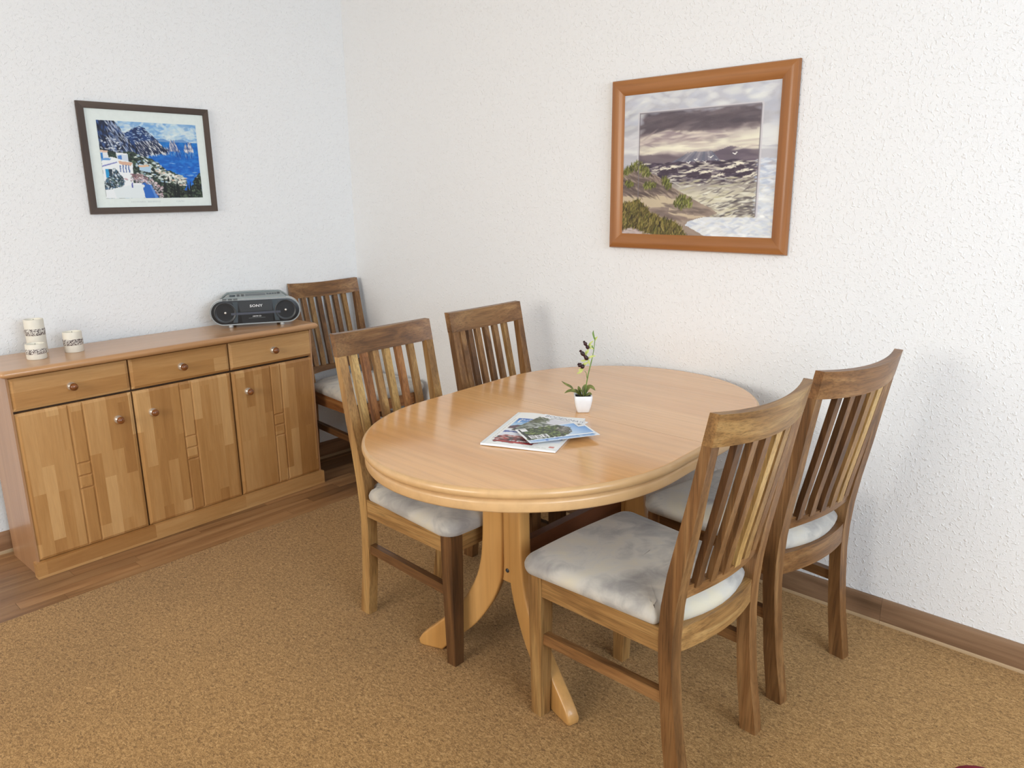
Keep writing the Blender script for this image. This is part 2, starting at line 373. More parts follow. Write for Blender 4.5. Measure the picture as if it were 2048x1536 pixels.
def knob(x, z, parent):
    bm = bmesh.new()
    def ring(r, y): return [(x + r*math.cos(2*PI*k/20), y, z + r*math.sin(2*PI*k/20)) for k in range(20)]
    loft([ring(0.0160, 0.0155), ring(0.0165, 0.011), ring(0.0158, 0.006), ring(0.0125, 0.001), ring(0.0095, -0.003)], bm=bm, mi=0)
    loft([ring(0.0090, -0.002), ring(0.0135, -0.005), ring(0.0150, -0.010), ring(0.0140, -0.016), ring(0.0100, -0.021), ring(0.004, -0.0235)], bm=bm, mi=1)
    o = obj('knob', bm, [M_CHROME, M_KNOBW], parent, 60); o['label'] = 'brown wooden knob on a metal base'
DX = [(0.0175, 0.4360), (0.4425, 0.8690), (0.8760, 1.3030)]
STR = [(0.1965, 0.2485), (0.6345, 0.6855), (1.0680, 1.1210)]
for (x0, x1), (s0, s1), kx in zip(DX, STR, (0.372, 0.510, 0.945)):
    d = obj('door', bbox(x0 + 0.001, x1 - 0.001, 0.026, 0.040, 0.067, 0.650, 0.001), M_STAVE_V, sb)
    ch, gv, f0, fb = 0.011, 0.0055, 0.0155, 0.0262
    obj('panel', raised(x0, s0, 0.066, 0.651, fb, f0, ch, gv, ch, ch), M_STAVE_V, d, 20)
    obj('panel', raised(s1, x1, 0.066, 0.651, fb, f0, gv, ch, ch, ch), M_STAVE_V, d, 20)
    zs = [(0.066, 0.3045), (0.3045, 0.3565), (0.3565, 0.4085), (0.4085, 0.651)]
    for i, (a, b) in enumerate(zs):
        obj('panel', raised(s0, s1, a, b, fb, f0, gv, gv, ch if i == 0 else 0.0055, ch if i == 3 else 0.0055), M_STAVE_V, d, 20)
    knob(kx, 0.552, d)
for (x0, x1), kx in zip(DX, (0.221, 0.654, 1.093)):
    d = obj('drawer', raised(x0, x1, 0.6600, 0.7835, 0.045, 0.0155, 0.011, 0.011, 0.011, 0.011), M_STAVE_H, sb, 20)
    knob(kx, 0.720, d)

# ------------------------------------------------------------------ dining chairs
SEAT_OUT = None
def seat_outline():
    pts = []
    def arc(cx_, cy_, r, a0, a1, n=7):
        for k in range(n):
            a = a0 + (a1 - a0) * k / (n - 1); pts.append((cx_ + r*math.cos(a), cy_ + r*math.sin(a)))
    hw, yf = 0.228, 0.250
    arc(hw - 0.05, yf - 0.054, 0.05, 0.0, PI/2)
    for k in range(1, 6): pts.append((0.178 - 0.0593*k, yf - 0.004 + 0.006*math.sin(PI*k/6)))
    arc(-hw + 0.05, yf - 0.054, 0.05, PI/2, PI)
    for t in (0.25, 0.5, 0.75): pts.append((-hw + t*0.030, 0.196 - t*0.35))
    arc(-0.198 + 0.016, -0.162, 0.016, PI, 1.5*PI, 4)
    pts.append((-0.160, -0.182)); pts.append((-0.152, -0.196))
    for k in range(0, 9):
        u = -1 + 2*k/8; pts.append((0.150*u, -0.206 - 0.030*(1 - u*u)))
    pts.append((0.152, -0.196)); pts.append((0.160, -0.182))
    arc(0.198 - 0.016, -0.162, 0.016, 1.5*PI, 2*PI, 4)
    for t in (0.75, 0.5, 0.25): pts.append((hw - t*0.030, 0.196 - t*0.35))
    return pts
def inset(poly, d):
    n = len(poly); out = []
    for i in range(n):
        a, b, c = Vector(poly[i-1]), Vector(poly[i]), Vector(poly[(i+1) % n])
        e1, e2 = (b-a), (c-b)
        n1 = Vector((-e1.y, e1.x)).normalized() if e1.length > 1e-7 else Vector((0, 0)); n2 = Vector((-e2.y, e2.x)).normalized() if e2.length > 1e-7 else n1
        m = (n1 + n2); m = m.normalized() if m.length > 1e-6 else n1
        out.append((b.x + m.x*d, b.y + m.y*d))
    return out
POST = [  # z, y front, y back, outer x, width
    (0.000, -0.222, -0.268, 0.187, 0.034), (0.08, -0.212, -0.255, 0.189, 0.035), (0.15, -0.203, -0.243, 0.190, 0.036), (0.25, -0.195, -0.232, 0.192, 0.037),
    (0.35, -0.188, -0.2245, 0.195, 0.038), (0.42, -0.187, -0.225, 0.197, 0.039), (0.50, -0.192, -0.231, 0.199, 0.039), (0.585, -0.206, -0.244, 0.200, 0.037),
    (0.70, -0.233, -0.266, 0.201, 0.034), (0.80, -0.256, -0.283, 0.202, 0.032), (0.907, -0.2785, -0.3025, 0.203, 0.031)]
def post_y(z):
    for a, b in zip(POST, POST[1:]):
        if a[0] <= z <= b[0]:
            t = (z - a[0]) / (b[0] - a[0]); return a[1] + t*(b[1]-a[1]), a[2] + t*(b[2]-a[2])
    a = POST[-1]; return a[1] - (z - a[0])*0.21, a[2] - (z - a[0])*0.21
SAG = 0.036
def bow(x, w=0.19): return SAG * max(0.0, 1 - (x / w) ** 2)
def make_chair(loc, rz, label, tones, seed):
    rg = random.Random(seed)
    root = empty('dining_chair', loc, rz); tag(root, label, 'chair', 'matching wooden dining chairs')
    W = lambda i, ax: M_CH[(i, ax)]
    # rear posts
    for s in (-1, 1):
        bm = loft([[(s*xo, yb, z), (s*(xo - w), yb, z), (s*(xo - w), yf, z), (s*xo, yf, z)] for z, yf, yb, xo, w in POST])
        obj('rear_post', bevel(bm, 0.0035, 2, 35), W(tones['post'], 'z'), root)
    # front legs
    for s in (-1, 1):
        xo, w = 0.204, 0.046
        sec = [(0.0, 0.199, 0.036, 0.222, 0.036), (0.30, 0.204, 0.045, 0.226, 0.045), (0.436, 0.205, 0.046, 0.227, 0.046)]
        bm = loft([[(s*x, y_, z), (s*(x - w_), y_, z), (s*(x - w_), y_ - d_, z), (s*x, y_ - d_, z)] for z, x, w_, y_, d_ in sec])
        obj('front_leg', bevel(bm, 0.003, 2, 35), W(tones['leg'], 'z'), root)
    # side rails and stretchers
    for s in (-1, 1):
        bm = loft([[(s*(xa), y_, z0), (s*(xa - 0.022), y_, z0), (s*(xa - 0.022), y_, z1), (s*xa, y_, z1)] for y_, xa, z0, z1 in ((0.183, 0.201, 0.374, 0.436), (-0.190, 0.194, 0.378, 0.440))])
        obj('side_rail', bevel(bm, 0.002, 2, 35), W(tones['rail'], 'y'), root)
        bm = loft([[(s*(xa), y_, z0), (s*(xa - 0.022), y_, z0), (s*(xa - 0.022), y_, z1), (s*xa, y_, z1)] for y_, xa, z0, z1 in ((0.185, 0.194, 0.228, 0.259), (-0.197, 0.186, 0.240, 0.271))])
        obj('stretcher', bevel(bm, 0.006, 3, 35), W(tones['stretch'], 'y'), root)
    obj('front_rail', bbox(-0.162, 0.162, 0.196, 0.218, 0.374, 0.436, 0.002), W(tones['rail'], 'x'), root)
    # bowed rails of the back
    def bowed(xs, zb, zt, yfb, yft, th, k=1.0, sag_w=0.19, taper=0.0, drop=0.0):
        rings = []
        for x in xs:
            d = bow(x, sag_w) * k; e = taper * (abs(x) / max(map(abs, xs))) ** 3
            q = d*drop; rings.append([(x, yfb - d, zb - e - q), (x, yfb - d - th, zb - e - q), (x, yft - d - th, zt + e - q), (x, yft - d, zt + e - q)])
        return loft(rings)
    n = 16
    xs = [-0.204 + 0.408*i/n for i in range(n+1)]
    obj('top_rail', bevel(bowed(xs, 0.9065, 0.980, -0.2785, -0.294, 0.0245, 1.0, 0.204, 0.0, 0.25), 0.003, 2, 50), W(tones['top'], 'x'), root)
    xs = [-0.166 + 0.332*i/n for i in range(n+1)]
    obj('lower_rail', bevel(bowed(xs, 0.520, 0.546, -0.197, -0.2015, 0.024, 0.75, 0.180, 0.006), 0.003, 2, 50), W(tones['low'], 'x'), root)
    xs = [-0.162 + 0.324*i/n for i in range(n+1)]
    obj('back_rail', bevel(bowed(xs, 0.380, 0.442, -0.194, -0.194, 0.024, 0.75, 0.180), 0.003, 2, 50), W(tones['back'], 'x'), root)
    # slats
    for i in range(6):
        x = -0.1225 + 0.049*i; rings = []
        for j in range(7):
            z = 0.540 + (0.912 - 0.540)*j/6; yf, yb = post_y(z); t = j/6
            d = bow(x, 0.180)*0.75*(1-t) + bow(x, 0.204)*t; c = (yf+yb)/2 - d - 0.0005; h = 0.0082; z -= 0.25*bow(x, 0.204)*t
            rings.append([(x - 0.0125, c - h, z), (x + 0.0125, c - h, z), (x + 0.0125, c + h, z), (x - 0.0125, c + h, z)])
        obj('slat', bevel(loft(rings), 0.002, 1, 50), W(tones['slats'][i], 'z'), root)
    # seat pad
    out = seat_outline()
    if sum((out[i][0]*out[(i+1) % len(out)][1] - out[(i+1) % len(out)][0]*out[i][1]) for i in range(len(out))) < 0: out = out[::-1]
    rings = []
    for z, d in ((0.4375, 0.012), (0.442, 0.003), (0.450, -0.0005), (0.460, -0.001), (0.469, 0.003), (0.477, 0.010), (0.483, 0.020), (0.487, 0.034)):
        rings.append([(x, y_, z) for x, y_ in inset(out, d)])
    c0 = (0.0, 0.02)
    base = inset(out, 0.034)
    for t, z in ((0.75, 0.491), (0.45, 0.494), (0.15, 0.495)):
        ring_ = []
        for x, y_ in base:
            an = math.atan2(y_ - c0[1], x - c0[0]); q = (1 - t)
            ring_.append((c0[0] + ((x - c0[0])*(1 - q) + 0.20*math.cos(an)*q)*t, c0[1] + ((y_ - c0[1])*(1 - q) + 0.20*math.sin(an)*q)*t, z))
        rings.append(ring_)
    obj('seat', loft(rings), M_SUEDE, root, 80)
    return root
make_chair((-0.942, -2.511, 0), -0.056, 'wooden dining chair nearest the viewer, its back turned, beside the table', dict(post=0, leg=2, rail=2, stretch=0, top=2, low=0, back=2, slats=[1, 0, 0, 3, 2, 0]), 1)
make_chair((-0.414, -2.546, 0), -0.149, 'wooden dining chair with its back turned, close to the wall under the seascape', dict(post=0, leg=0, rail=0, stretch=0, top=0, low=0, back=0, slats=[1, 0, 1, 2, 3, 0]), 2)
make_chair((-0.936, -1.744, 0), 3.155, 'wooden dining chair facing us at the far left end of the table', dict(post=2, leg=1, rail=2, stretch=1, top=0, low=0, back=0, slats=[2, 4, 3, 2, 4, 3]), 3)
make_chair((-0.396, -1.700, 0), 3.172, 'wooden dining chair behind the table near the potted flower, seat hidden', dict(post=0, leg=1, rail=1, stretch=1, top=0, low=0, back=0, slats=[2, 0, 0, 0, 1, 0]), 4)
make_chair((-0.249, -0.340, FLOOR_TOP), 3.119, 'wooden dining chair in the corner beside the sideboard', dict(post=0, leg=1, rail=4, stretch=1, top=0, low=0, back=0, slats=[2, 0, 0, 0, 2, 0]), 5)

# ------------------------------------------------------------------ dining table
TZ = 0.752
table = empty('dining_table', (-0.7185, -2.0945, 0)); tag(table, 'oval extending beech dining table on a trestle base, standing against the wall', 'table')
TH = 0.05
def stadium(ins, n=64, a=0.205, rx=0.504, b=0.471):
    pts = []
    for k in range(n + 1):
        t = -PI/2 + PI*k/n; pts.append((a + (rx - ins)*math.cos(t), (b - ins)*math.sin(t)))
    for k in range(n + 1):
        t = PI/2 + PI*k/n; pts.append((-a + (rx - ins)*math.cos(t), (b - ins)*math.sin(t)))
    # densify the straight runs
    c, s = math.cos(TH), math.sin(TH)
    return [(c*x - s*y_, s*x + c*y_) for x, y_ in pts]
def half(ins, side, seam, n=72):
    P = stadium(ins); m = len(P); Q = []
    for i in range(m):
        a, b = P[i], P[(i+1) % m]
        if (a[0] - seam) * side >= 0: Q.append((a, False))
        if ((a[0] - seam) * side >= 0) != ((b[0] - seam) * side >= 0):
            t = (seam - a[0]) / (b[0] - a[0]); Q.append(((seam, a[1] + t*(b[1] - a[1])), True))
    idx = [i for i, q in enumerate(Q) if q[1]]
    i0 = idx[0] if Q[(idx[0] + 1) % len(Q)][1] is False else idx[1]
    Q = [Q[(i0 + k) % len(Q)][0] for k in range(len(Q))]
    if abs(Q[-1][0] - seam) > 1e-6: Q = Q[1:] + Q[:1] if abs(Q[0][0] - seam) > 1e-6 else Q
    L = [0.0]
    for a, b in zip(Q, Q[1:]): L.append(L[-1] + math.dist(a, b))
    out = []; j = 0
    for k in range(n):
        d = L[-1]*k/(n-1)
        while j < len(L) - 2 and L[j+1] < d: j += 1
        t = (d - L[j]) / max(L[j+1] - L[j], 1e-9); out.append((Q[j][0] + t*(Q[j+1][0]-Q[j][0]), Q[j][1] + t*(Q[j+1][1]-Q[j][1])))
    return out
SEAM = -0.010
for side in (-1, 1):
    prof = [(0.012, TZ - 0.0255), (0.004, TZ - 0.0225), (0.0008, TZ - 0.017), (0.0, TZ - 0.0115), (0.0012, TZ - 0.006), (0.0045, TZ - 0.002), (0.010, TZ), (0.0125, TZ)]
    bm = loft([[(x, y_, z) for x, y_ in half(i, side, SEAM + side*0.0006)] for i, z in prof])
    for f in bm.faces: f.material_index = 1
    bm.normal_update()
    for f in bm.faces:
        if abs(f.normal.z) > 0.97 and f.calc_center_median().z > TZ - 0.001: f.material_index = 0
    obj('tabletop_leaf', bm, [M_TABLE, M_TABLE_EDGE], table, 50)
prof = [(0.014, TZ - 0.024), (0.0145, TZ - 0.0275), (0.0120, TZ - 0.0300), (0.0085, TZ - 0.0325), (0.0075, TZ - 0.0360), (0.0075, TZ - 0.0540), (0.0090, TZ - 0.0575), (0.0120, TZ - 0.0585), (0.034, TZ - 0.0585), (0.034, TZ - 0.0245)]
bm = loft([[(x, y_, z) for x, y_ in stadium(i)] for i, z in prof], cap=False)
obj('apron', bm, M_TABLE_EDGE, table, 50)
obj('support_rail', bbox(-0.50, 0.50, 0.20, 0.24, TZ - 0.060, TZ - 0.0258, 0.003), M_TABLE_LEG, table)
obj('support_rail', bbox(-0.50, 0.50, -0.24, -0.20, TZ - 0.060, TZ - 0.0258, 0.003), M_TABLE_LEG, table)
LEGP = [(0.083, 0.694), (0.0825, 0.55), (0.086, 0.42), (0.095, 0.335), (0.119, 0.262), (0.172, 0.180), (0.248, 0.108), (0.305, 0.060), (0.328, 0.038), (0.340, 0.020), (0.336, 0.004), (0.322, 0.0),
        (0.250, 0.0), (0.222, 0.026), (0.178, 0.064), (0.113, 0.122), (0.062, 0.196), (0.032, 0.262), (0.021, 0.315), (0.020, 0.42), (0.020, 0.55), (0.020, 0.694)]
CYO = 0.0105
for sx in (-1, 1):
    cx_ = sx * 0.282
    for sy_, fx, fy in ((1, 0.1105, 0.300), (-1, 0.097, -0.322)):
        d = Vector((sx * fx, fy, 0)); sc_ = d.length / 0.340; d.normalize(); nrm = Vector((-d.y, d.x, 0))
        o1 = catmull([(p[0], p[1]) for p in LEGP[:9]], 3); o2 = catmull([(p[0], p[1]) for p in LEGP[12:]], 3)
        prof = [tuple(p) for p in o1] + [LEGP[9], LEGP[10], LEGP[11]] + [tuple(p) for p in o2]
        prof = [(u*(1 + (sc_ - 1)*min(1, max(0, (u - 0.09)/0.15))), z) for u, z in prof]
        if sum(a[0]*b[1] - b[0]*a[1] for a, b in zip(prof, prof[1:] + prof[:1])) < 0: prof = prof[::-1]
        rings = []
        for t, i_ in ((-0.0185, 0.008), (-0.0180, 0.0045), (-0.0160, 0.0015), (-0.012, 0.0), (0.012, 0.0), (0.0160, 0.0015), (0.0180, 0.0045), (0.0185, 0.008)):
            rings.append([(cx_ + d.x*u + nrm.x*t, CYO + d.y*u + nrm.y*t, max(z, 0.0)) for u, z in inset(prof, i_)])
        obj('pedestal_leg', loft(rings), M_TABLE_LEG, table, 50)
    cb = obj('column_board', bbox(cx_ - 0.015, cx_ + 0.015, CYO - 0.026, CYO + 0.026, 0.285, 0.693, 0.002), M_TABLE_LEG, table)
    bmb = bmesh.new()
    ring = lambda r, dx: [(cx_ + sx*dx, CYO + r*math.cos(2*PI*k/16), 0.322 + r*math.sin(2*PI*k/16)) for k in range(16)]
    loft([ring(0.0065, 0.012), ring(0.0065, 0.017), ring(0.0045, 0.0185), ring(0.0025, 0.0165)], bm=bmb)
    obj('bolt', bmb, M_DARKGREY, cb, 40)
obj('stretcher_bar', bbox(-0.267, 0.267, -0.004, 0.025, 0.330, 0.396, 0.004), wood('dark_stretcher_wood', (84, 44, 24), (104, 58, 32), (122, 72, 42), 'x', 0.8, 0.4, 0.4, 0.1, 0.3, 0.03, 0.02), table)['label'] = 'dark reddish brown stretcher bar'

# ------------------------------------------------------------------ numpy painter for the flat prints
def vnoise(h, w, sx, sy_, seed):
    r = np.random.default_rng(seed); gx, gy = int(sx) + 3, int(sy_) + 3; g = r.random((gy, gx))
    x = np.linspace(0, sx, w); y_ = np.linspace(0, sy_, h); xi = x.astype(int); yi = y_.astype(int)
    fx = x - xi; fy = y_ - yi; fx = fx*fx*(3-2*fx); fy = (fy*fy*(3-2*fy))[:, None]
    a = g[np.ix_(yi, xi)]; b = g[np.ix_(yi, xi+1)]; c = g[np.ix_(yi+1, xi)]; d = g[np.ix_(yi+1, xi+1)]
    return (a*(1-fx) + b*fx)*(1-fy) + (c*(1-fx) + d*fx)*fy
def fbm(h, w, sx, sy_, seed, octv=4):
    s = 0; amp = 1.0; tot = 0
    for o in range(octv):
        s = s + amp*vnoise(h, w, sx*2**o, sy_*2**o, seed + o*17); tot += amp; amp *= 0.55
    return s / tot
class Canvas:
    def __init__(s, w, h, c):
        s.w, s.h = w, h; s.im = np.empty((h, w, 3)); s.im[:] = c; s.v, s.u = np.mgrid[0:h, 0:w]; s.u = s.u/(w-1); s.v = s.v/(h-1)
        s.r = np.random.default_rng(3)
    def poly(s, pts, jit=0.0, scale=20, seed=1):
        u, v = s.u, s.v
        if jit:
            u = u + jit*(fbm(s.h, s.w, scale, scale, seed)-0.5)*2; v = v + jit*(fbm(s.h, s.w, scale, scale, seed+99)-0.5)*2
        m = np.zeros(u.shape, bool); n = len(pts)
        for i in range(n):
            (x0, y0), (x1, y1) = pts[i], pts[(i+1) % n]
            if y0 == y1: continue
            c = ((v >= y0) != (v >= y1)) & (u < (x1-x0)*(v-y0)/(y1-y0) + x0); m ^= c
        return m
    def put(s, mask, col, a=1.0):
        k = (mask.astype(float) if mask.dtype == bool else mask)*a; k = k[..., None]
        s.im = s.im*(1-k) + np.asarray(col, float)*k
    def dabs(s, n, mask, pal, ln, wd, ang, ja=0.5, a=0.9):
        ys, xs = np.nonzero(mask)
        if len(xs) == 0: return
        for i in s.r.integers(0, len(xs), n):
            x, y_ = xs[i], ys[i]; L = ln*s.r.uniform(0.6, 1.4); Wd = wd*s.r.uniform(0.7, 1.3); t = ang + s.r.normal()*ja
            k = int(max(L, Wd)) + 2; x0, x1, y0, y1 = max(0, x-k), min(s.w, x+k+1), max(0, y_-k), min(s.h, y_+k+1)
            yy, xx = np.mgrid[y0:y1, x0:x1]; dx, dy = xx - x, yy - y_
            p = dx*math.cos(t) + dy*math.sin(t); q = -dx*math.sin(t) + dy*math.cos(t)
            m = np.clip(1.3 - ((p/L)**2 + (q/Wd)**2), 0, 1)[..., None]*a
            col = np.array(pal[s.r.integers(len(pal))], float) + s.r.normal(0, 5)
            s.im[y0:y1, x0:x1] = s.im[y0:y1, x0:x1]*(1-m) + col*m
def paint_mesh(name, cv, to3d):
    """grid mesh whose point colours carry the print; to3d maps u,v arrays to xyz."""
    h, w = cv.h, cv.w; co = to3d(cv.u.ravel(), cv.v.ravel())
    i = np.arange(h*w).reshape(h, w); q = np.stack([i[:-1, :-1], i[1:, :-1], i[1:, 1:], i[:-1, 1:]], -1).reshape(-1, 4)
    me = bpy.data.meshes.new(name); me.vertices.add(h*w); me.vertices.foreach_set('co', np.ascontiguousarray(co, dtype=np.float32).ravel())
    nf = len(q); me.loops.add(nf*4); me.loops.foreach_set('vertex_index', q.ravel().astype(np.int32))
    me.polygons.add(nf); me.polygons.foreach_set('loop_start', np.arange(0, nf*4, 4, dtype=np.int32))
    me.update(calc_edges=True)
    at = me.color_attributes.new('paint', 'FLOAT_COLOR', 'POINT')
    c = np.clip(cv.im.reshape(-1, 3)/255, 0, 1); c = np.where(c <= 0.04045, c/12.92, ((c+0.055)/1.055)**2.4)
    at.data.foreach_set('color', np.c_[c, np.ones(len(c))].astype(np.float32).ravel())
    return me
_font = None
def text_bm(txt, size, xdir, ydir, pos, align='CENTER', thick=0.0, sxs=1.0, bold=0.0):
    cu = bpy.data.curves.new('txt', 'FONT'); cu.body = txt; cu.size = size; cu.align_x = align; cu.align_y = 'CENTER'; cu.resolution_u = 2; cu.offset = bold*size
    o = bpy.data.objects.new('txt', cu); COL.objects.link(o)
    dg = bpy.context.evaluated_depsgraph_get(); dg.update()
    me = bpy.data.meshes.new_from_object(o.evaluated_get(dg)); bpy.data.objects.remove(o); bpy.data.curves.remove(cu)
    X, Y = Vector(xdir), Vector(ydir); P = Vector(pos)
    for v in me.vertices: v.co = P + X*(v.co.x*sxs) + Y*v.co.y
    return me

# ------------------------------------------------------------------ picture frames
def frame_bars(root, axis, lo, hi, z0, z1, w, depth, mats, prof):
    """four mitred bars; prof(t) gives the proud depth across the bar from outside (0) to inside (1)."""
    def P(a, z, d): return (-d, a, z) if axis == 'y' else (a, -d, z)
    corners_o = [(lo, z0), (hi, z0), (hi, z1), (lo, z1)]
    for i in range(4):
        (a0, b0), (a1, b1) = corners_o[i], corners_o[(i+1) % 4]
        rings = []
        for (a, b) in ((a0, b0), (a1, b1)):
            sa = 1 if a == lo else -1; sb_ = 1 if b == z0 else -1
            pts = [P(a, b, 0.004)]
            for t in (0.0, 0.06, 0.25, 0.5, 0.75, 0.94, 1.0): pts.append(P(a + sa*w*t, b + sb_*w*t, prof(t)*depth))
            pts.append(P(a + sa*w, b + sb_*w, 0.004)); rings.append(pts)
        obj('frame_bar', loft(rings), mats[i % 2], root, 35)
LP = dict(lo=-1.3265, hi=-0.7745, z0=1.3455, z1=1.794)
lp = empty('framed_coast_print', (0, -0.001, 0)); tag(lp, 'dark framed print of a blue bay with cliffs, hanging above the sideboard', 'picture')
frame_bars(lp, 'x', LP['lo'], LP['hi'], LP['z0'], LP['z1'], 0.0265, 0.020, (M_FRAME_L, M_FRAME_LV), lambda t: 0.85 if t in (0.0, 1.0) else 1.0)
obj('mount', bbox(LP['lo'] + 0.020, LP['hi'] - 0.020, -0.012, -0.006, LP['z0'] + 0.020, LP['z1'] - 0.020), M_MAT, lp, 0)
PU0, PU1, PV0, PV1 = -1.2575, -0.8385, 1.7235, 1.4085

def paint_coast():
    c = Canvas(214, 162, (150, 190, 225)); H_, W_ = c.h, c.w
    n1 = fbm(H_, W_, 7, 9, 11); n2 = fbm(H_, W_, 22, 22, 12)
    sky = np.array((96, 150, 208))*(1-n1[..., None]) + np.array((205, 224, 232))*n1[..., None]; c.im = sky
    c.put(np.clip((n1-0.42)*4, 0, 1)*(c.v < 0.3), (214, 228, 230), 0.85)
    c.dabs(180, c.v < 0.24, [(222, 232, 232), (170, 205, 228), (110, 160, 214), (196, 214, 224)], 6, 2.5, 0.0, 0.5, 0.6)
    # far hills and sea
    c.put(c.poly([(0.52, 0.24), (0.58, 0.205), (0.64, 0.20), (0.70, 0.235), (0.76, 0.215), (0.84, 0.21), (0.92, 0.24), (0.92, 0.26), (0.5, 0.26)], 0.008), (108, 150, 200))
    sea = c.poly([(0.3, 0.245), (1, 0.245), (1, 1), (0.3, 1)]); g = np.clip((c.v-0.245)/0.5, 0, 1)[..., None]
    seac = np.array((28, 112, 190))*(1-g) + np.array((22, 104, 204))*g; c.im = np.where(sea[..., None], seac, c.im)
    c.put(sea & (n2 > 0.56), (16, 84, 178), 0.5); c.put(sea & (n2 < 0.38), (44, 134, 216), 0.5)
    c.dabs(160, sea & (c.v > 0.5), [(176, 210, 236), (90, 160, 226), (20, 90, 190)], 5, 0.9, 0.0, 0.08, 0.7)
    c.dabs(120, sea & (c.v > 0.36), [(16, 80, 176), (36, 124, 214)], 8, 1.4, 0.0, 0.1, 0.6)
    # big mountain
    mt = c.poly([(0.22, 0.17), (0.30, 0.12), (0.36, 0.07), (0.41, 0.05), (0.46, 0.08), (0.50, 0.14), (0.55, 0.19), (0.58, 0.25), (0.64, 0.32), (0.69, 0.36), (0.66, 0.385), (0.52, 0.41), (0.40, 0.45), (0.24, 0.42)], 0.012, 26, 4)
    c.put(mt, (38, 66, 120)); c.put(mt & (n2 > 0.52), (28, 46, 88), 0.8)
    up = mt & (c.v < 0.26)
    c.dabs(90, up, [(196, 212, 226), (150, 176, 208)], 2.6, 0.9, 0.1, 0.4, 0.9)
    low = mt & (c.v > 0.25 + 0.12*(0.5-c.u))
    c.dabs(420, low & (c.u > 0.36), [(216, 218, 220), (186, 190, 202), (40, 52, 84), (150, 150, 168), (226, 226, 222)], 5.5, 1.3, 1.0, 0.25, 0.85)
    c.dabs(120, low & (c.u > 0.36), [(34, 46, 78), (24, 34, 60)], 5, 1.2, 0.9, 0.2, 0.9)
    # dark near cliff
    cl = c.poly([(0, 0), (0.165, 0), (0.19, 0.06), (0.23, 0.13), (0.27, 0.20), (0.31, 0.29), (0.36, 0.38), (0.36, 0.43), (0, 0.42)], 0.012, 24, 7)
    c.put(cl, (38, 52, 88)); c.dabs(520, cl, [(24, 30, 52), (54, 82, 136), (20, 26, 40), (74, 96, 140), (30, 40, 70)], 6, 2.2, 1.25, 0.35, 0.8)
    c.dabs(90, cl & (c.u > 0.08), [(190, 198, 212), (140, 156, 188), (120, 128, 150)], 6, 1.3, 1.1, 0.2, 0.85)
    c.dabs(40, cl & (c.v > 0.22) & (c.u < 0.2), [(220, 226, 230)], 2.4, 1.2, 0, 0.3)
    # rocks in the sea
    for pts, lite in (([(0.675, 0.37), (0.70, 0.27), (0.715, 0.215), (0.735, 0.255), (0.745, 0.21), (0.765, 0.28), (0.80, 0.37)], 1), ([(0.845, 0.375), (0.858, 0.30), (0.868, 0.275), (0.88, 0.31), (0.905, 0.375)], 1), ([(0.885, 0.37), (0.895, 0.27), (0.91, 0.235), (0.93, 0.25), (0.95, 0.37)], 1)):
        m = c.poly(pts, 0.006, 30, 5); c.put(m, (120, 132, 166)); c.dabs(46, m, [(228, 226, 226), (90, 104, 148), (206, 202, 206), (60, 84, 140)], 4, 1.0, 1.45, 0.15)
    c.dabs(40, c.poly([(0.66, 0.375), (0.96, 0.375), (0.95, 0.45), (0.68, 0.45)]), [(18, 66, 150), (120, 150, 196)], 1.2, 4, 0.0, 0.1, 0.6)
    # green slope with villas
    gr = c.poly([(0.0, 0.36), (0.16, 0.40), (0.30, 0.39), (0.42, 0.44), (0.50, 0.48), (0.57, 0.55), (0.63, 0.62), (0.72, 0.66), (0.80, 0.70), (0.84, 0.76), (0.83, 0.84), (0.80, 0.90), (0.86, 0.92), (0.90, 0.86), (0.94, 0.80), (0.96, 0.70), (1, 0.66), (1, 1), (0, 1)], 0.014, 22, 8)
    c.put(gr, (44, 56, 52)); c.dabs(1300, gr, [(26, 34, 34), (60, 78, 62), (84, 104, 84), (38, 50, 48), (110, 126, 104), (30, 40, 40)], 3.2, 1.8, 0.2, 0.8, 0.8)
    c.dabs(150, gr & (c.v < 0.80) & (c.u > 0.33), [(220, 226, 220), (190, 206, 204), (232, 236, 232), (160, 190, 214)], 3.4, 1.5, 0.05, 0.2, 0.95)
    c.dabs(110, c.poly([(0.5, 0.6), (0.64, 0.63), (0.84, 0.74), (0.82, 0.84), (0.66, 0.8)]), [(226, 226, 214), (240, 238, 230), (186, 196, 190), (216, 190, 170)], 3.6, 1.5, 0.05, 0.2, 0.9)
    # white house group at the left
    R = lambda a, b, x, y_: c.poly([(a, b), (x, b), (x, y_), (a, y_)], 0.004, 30, 3)
    c.put(c.poly([(0, 0.385), (0.07, 0.39), (0.07, 0.5), (0, 0.5)], 0.004), (226, 230, 234)); c.put(R(0.0, 0.41, 0.02, 0.49), (60, 130, 200)); c.put(c.poly([(0, 0.375), (0.075, 0.385), (0.06, 0.41), (0, 0.40)]), (222, 190, 170))
    c.put(R(0.15, 0.42, 0.26, 0.52), (206, 218, 232)); c.put(R(0.16, 0.44, 0.20, 0.50), (80, 130, 200)); c.put(R(0.15, 0.41, 0.25, 0.43), (236, 238, 238))
    house = c.poly([(0, 0.50), (0.10, 0.46), (0.18, 0.49), (0.30, 0.53), (0.285, 0.80), (0.40, 0.80), (0.40, 1.0), (0, 1.0)], 0.004)
    c.put(house, (236, 240, 242))
    c.put(c.poly([(0.0, 0.49), (0.04, 0.475), (0.10, 0.48), (0.08, 0.505), (0.0, 0.51)]), (110, 160, 216))
    c.put(c.poly([(0.0, 0.575), (0.15, 0.52), (0.15, 0.535), (0.0, 0.592)]), (126, 130, 190))
    c.put(c.poly([(0.16, 0.51), (0.30, 0.53), (0.275, 0.575), (0.165, 0.55)], 0.004), (216, 176, 152))
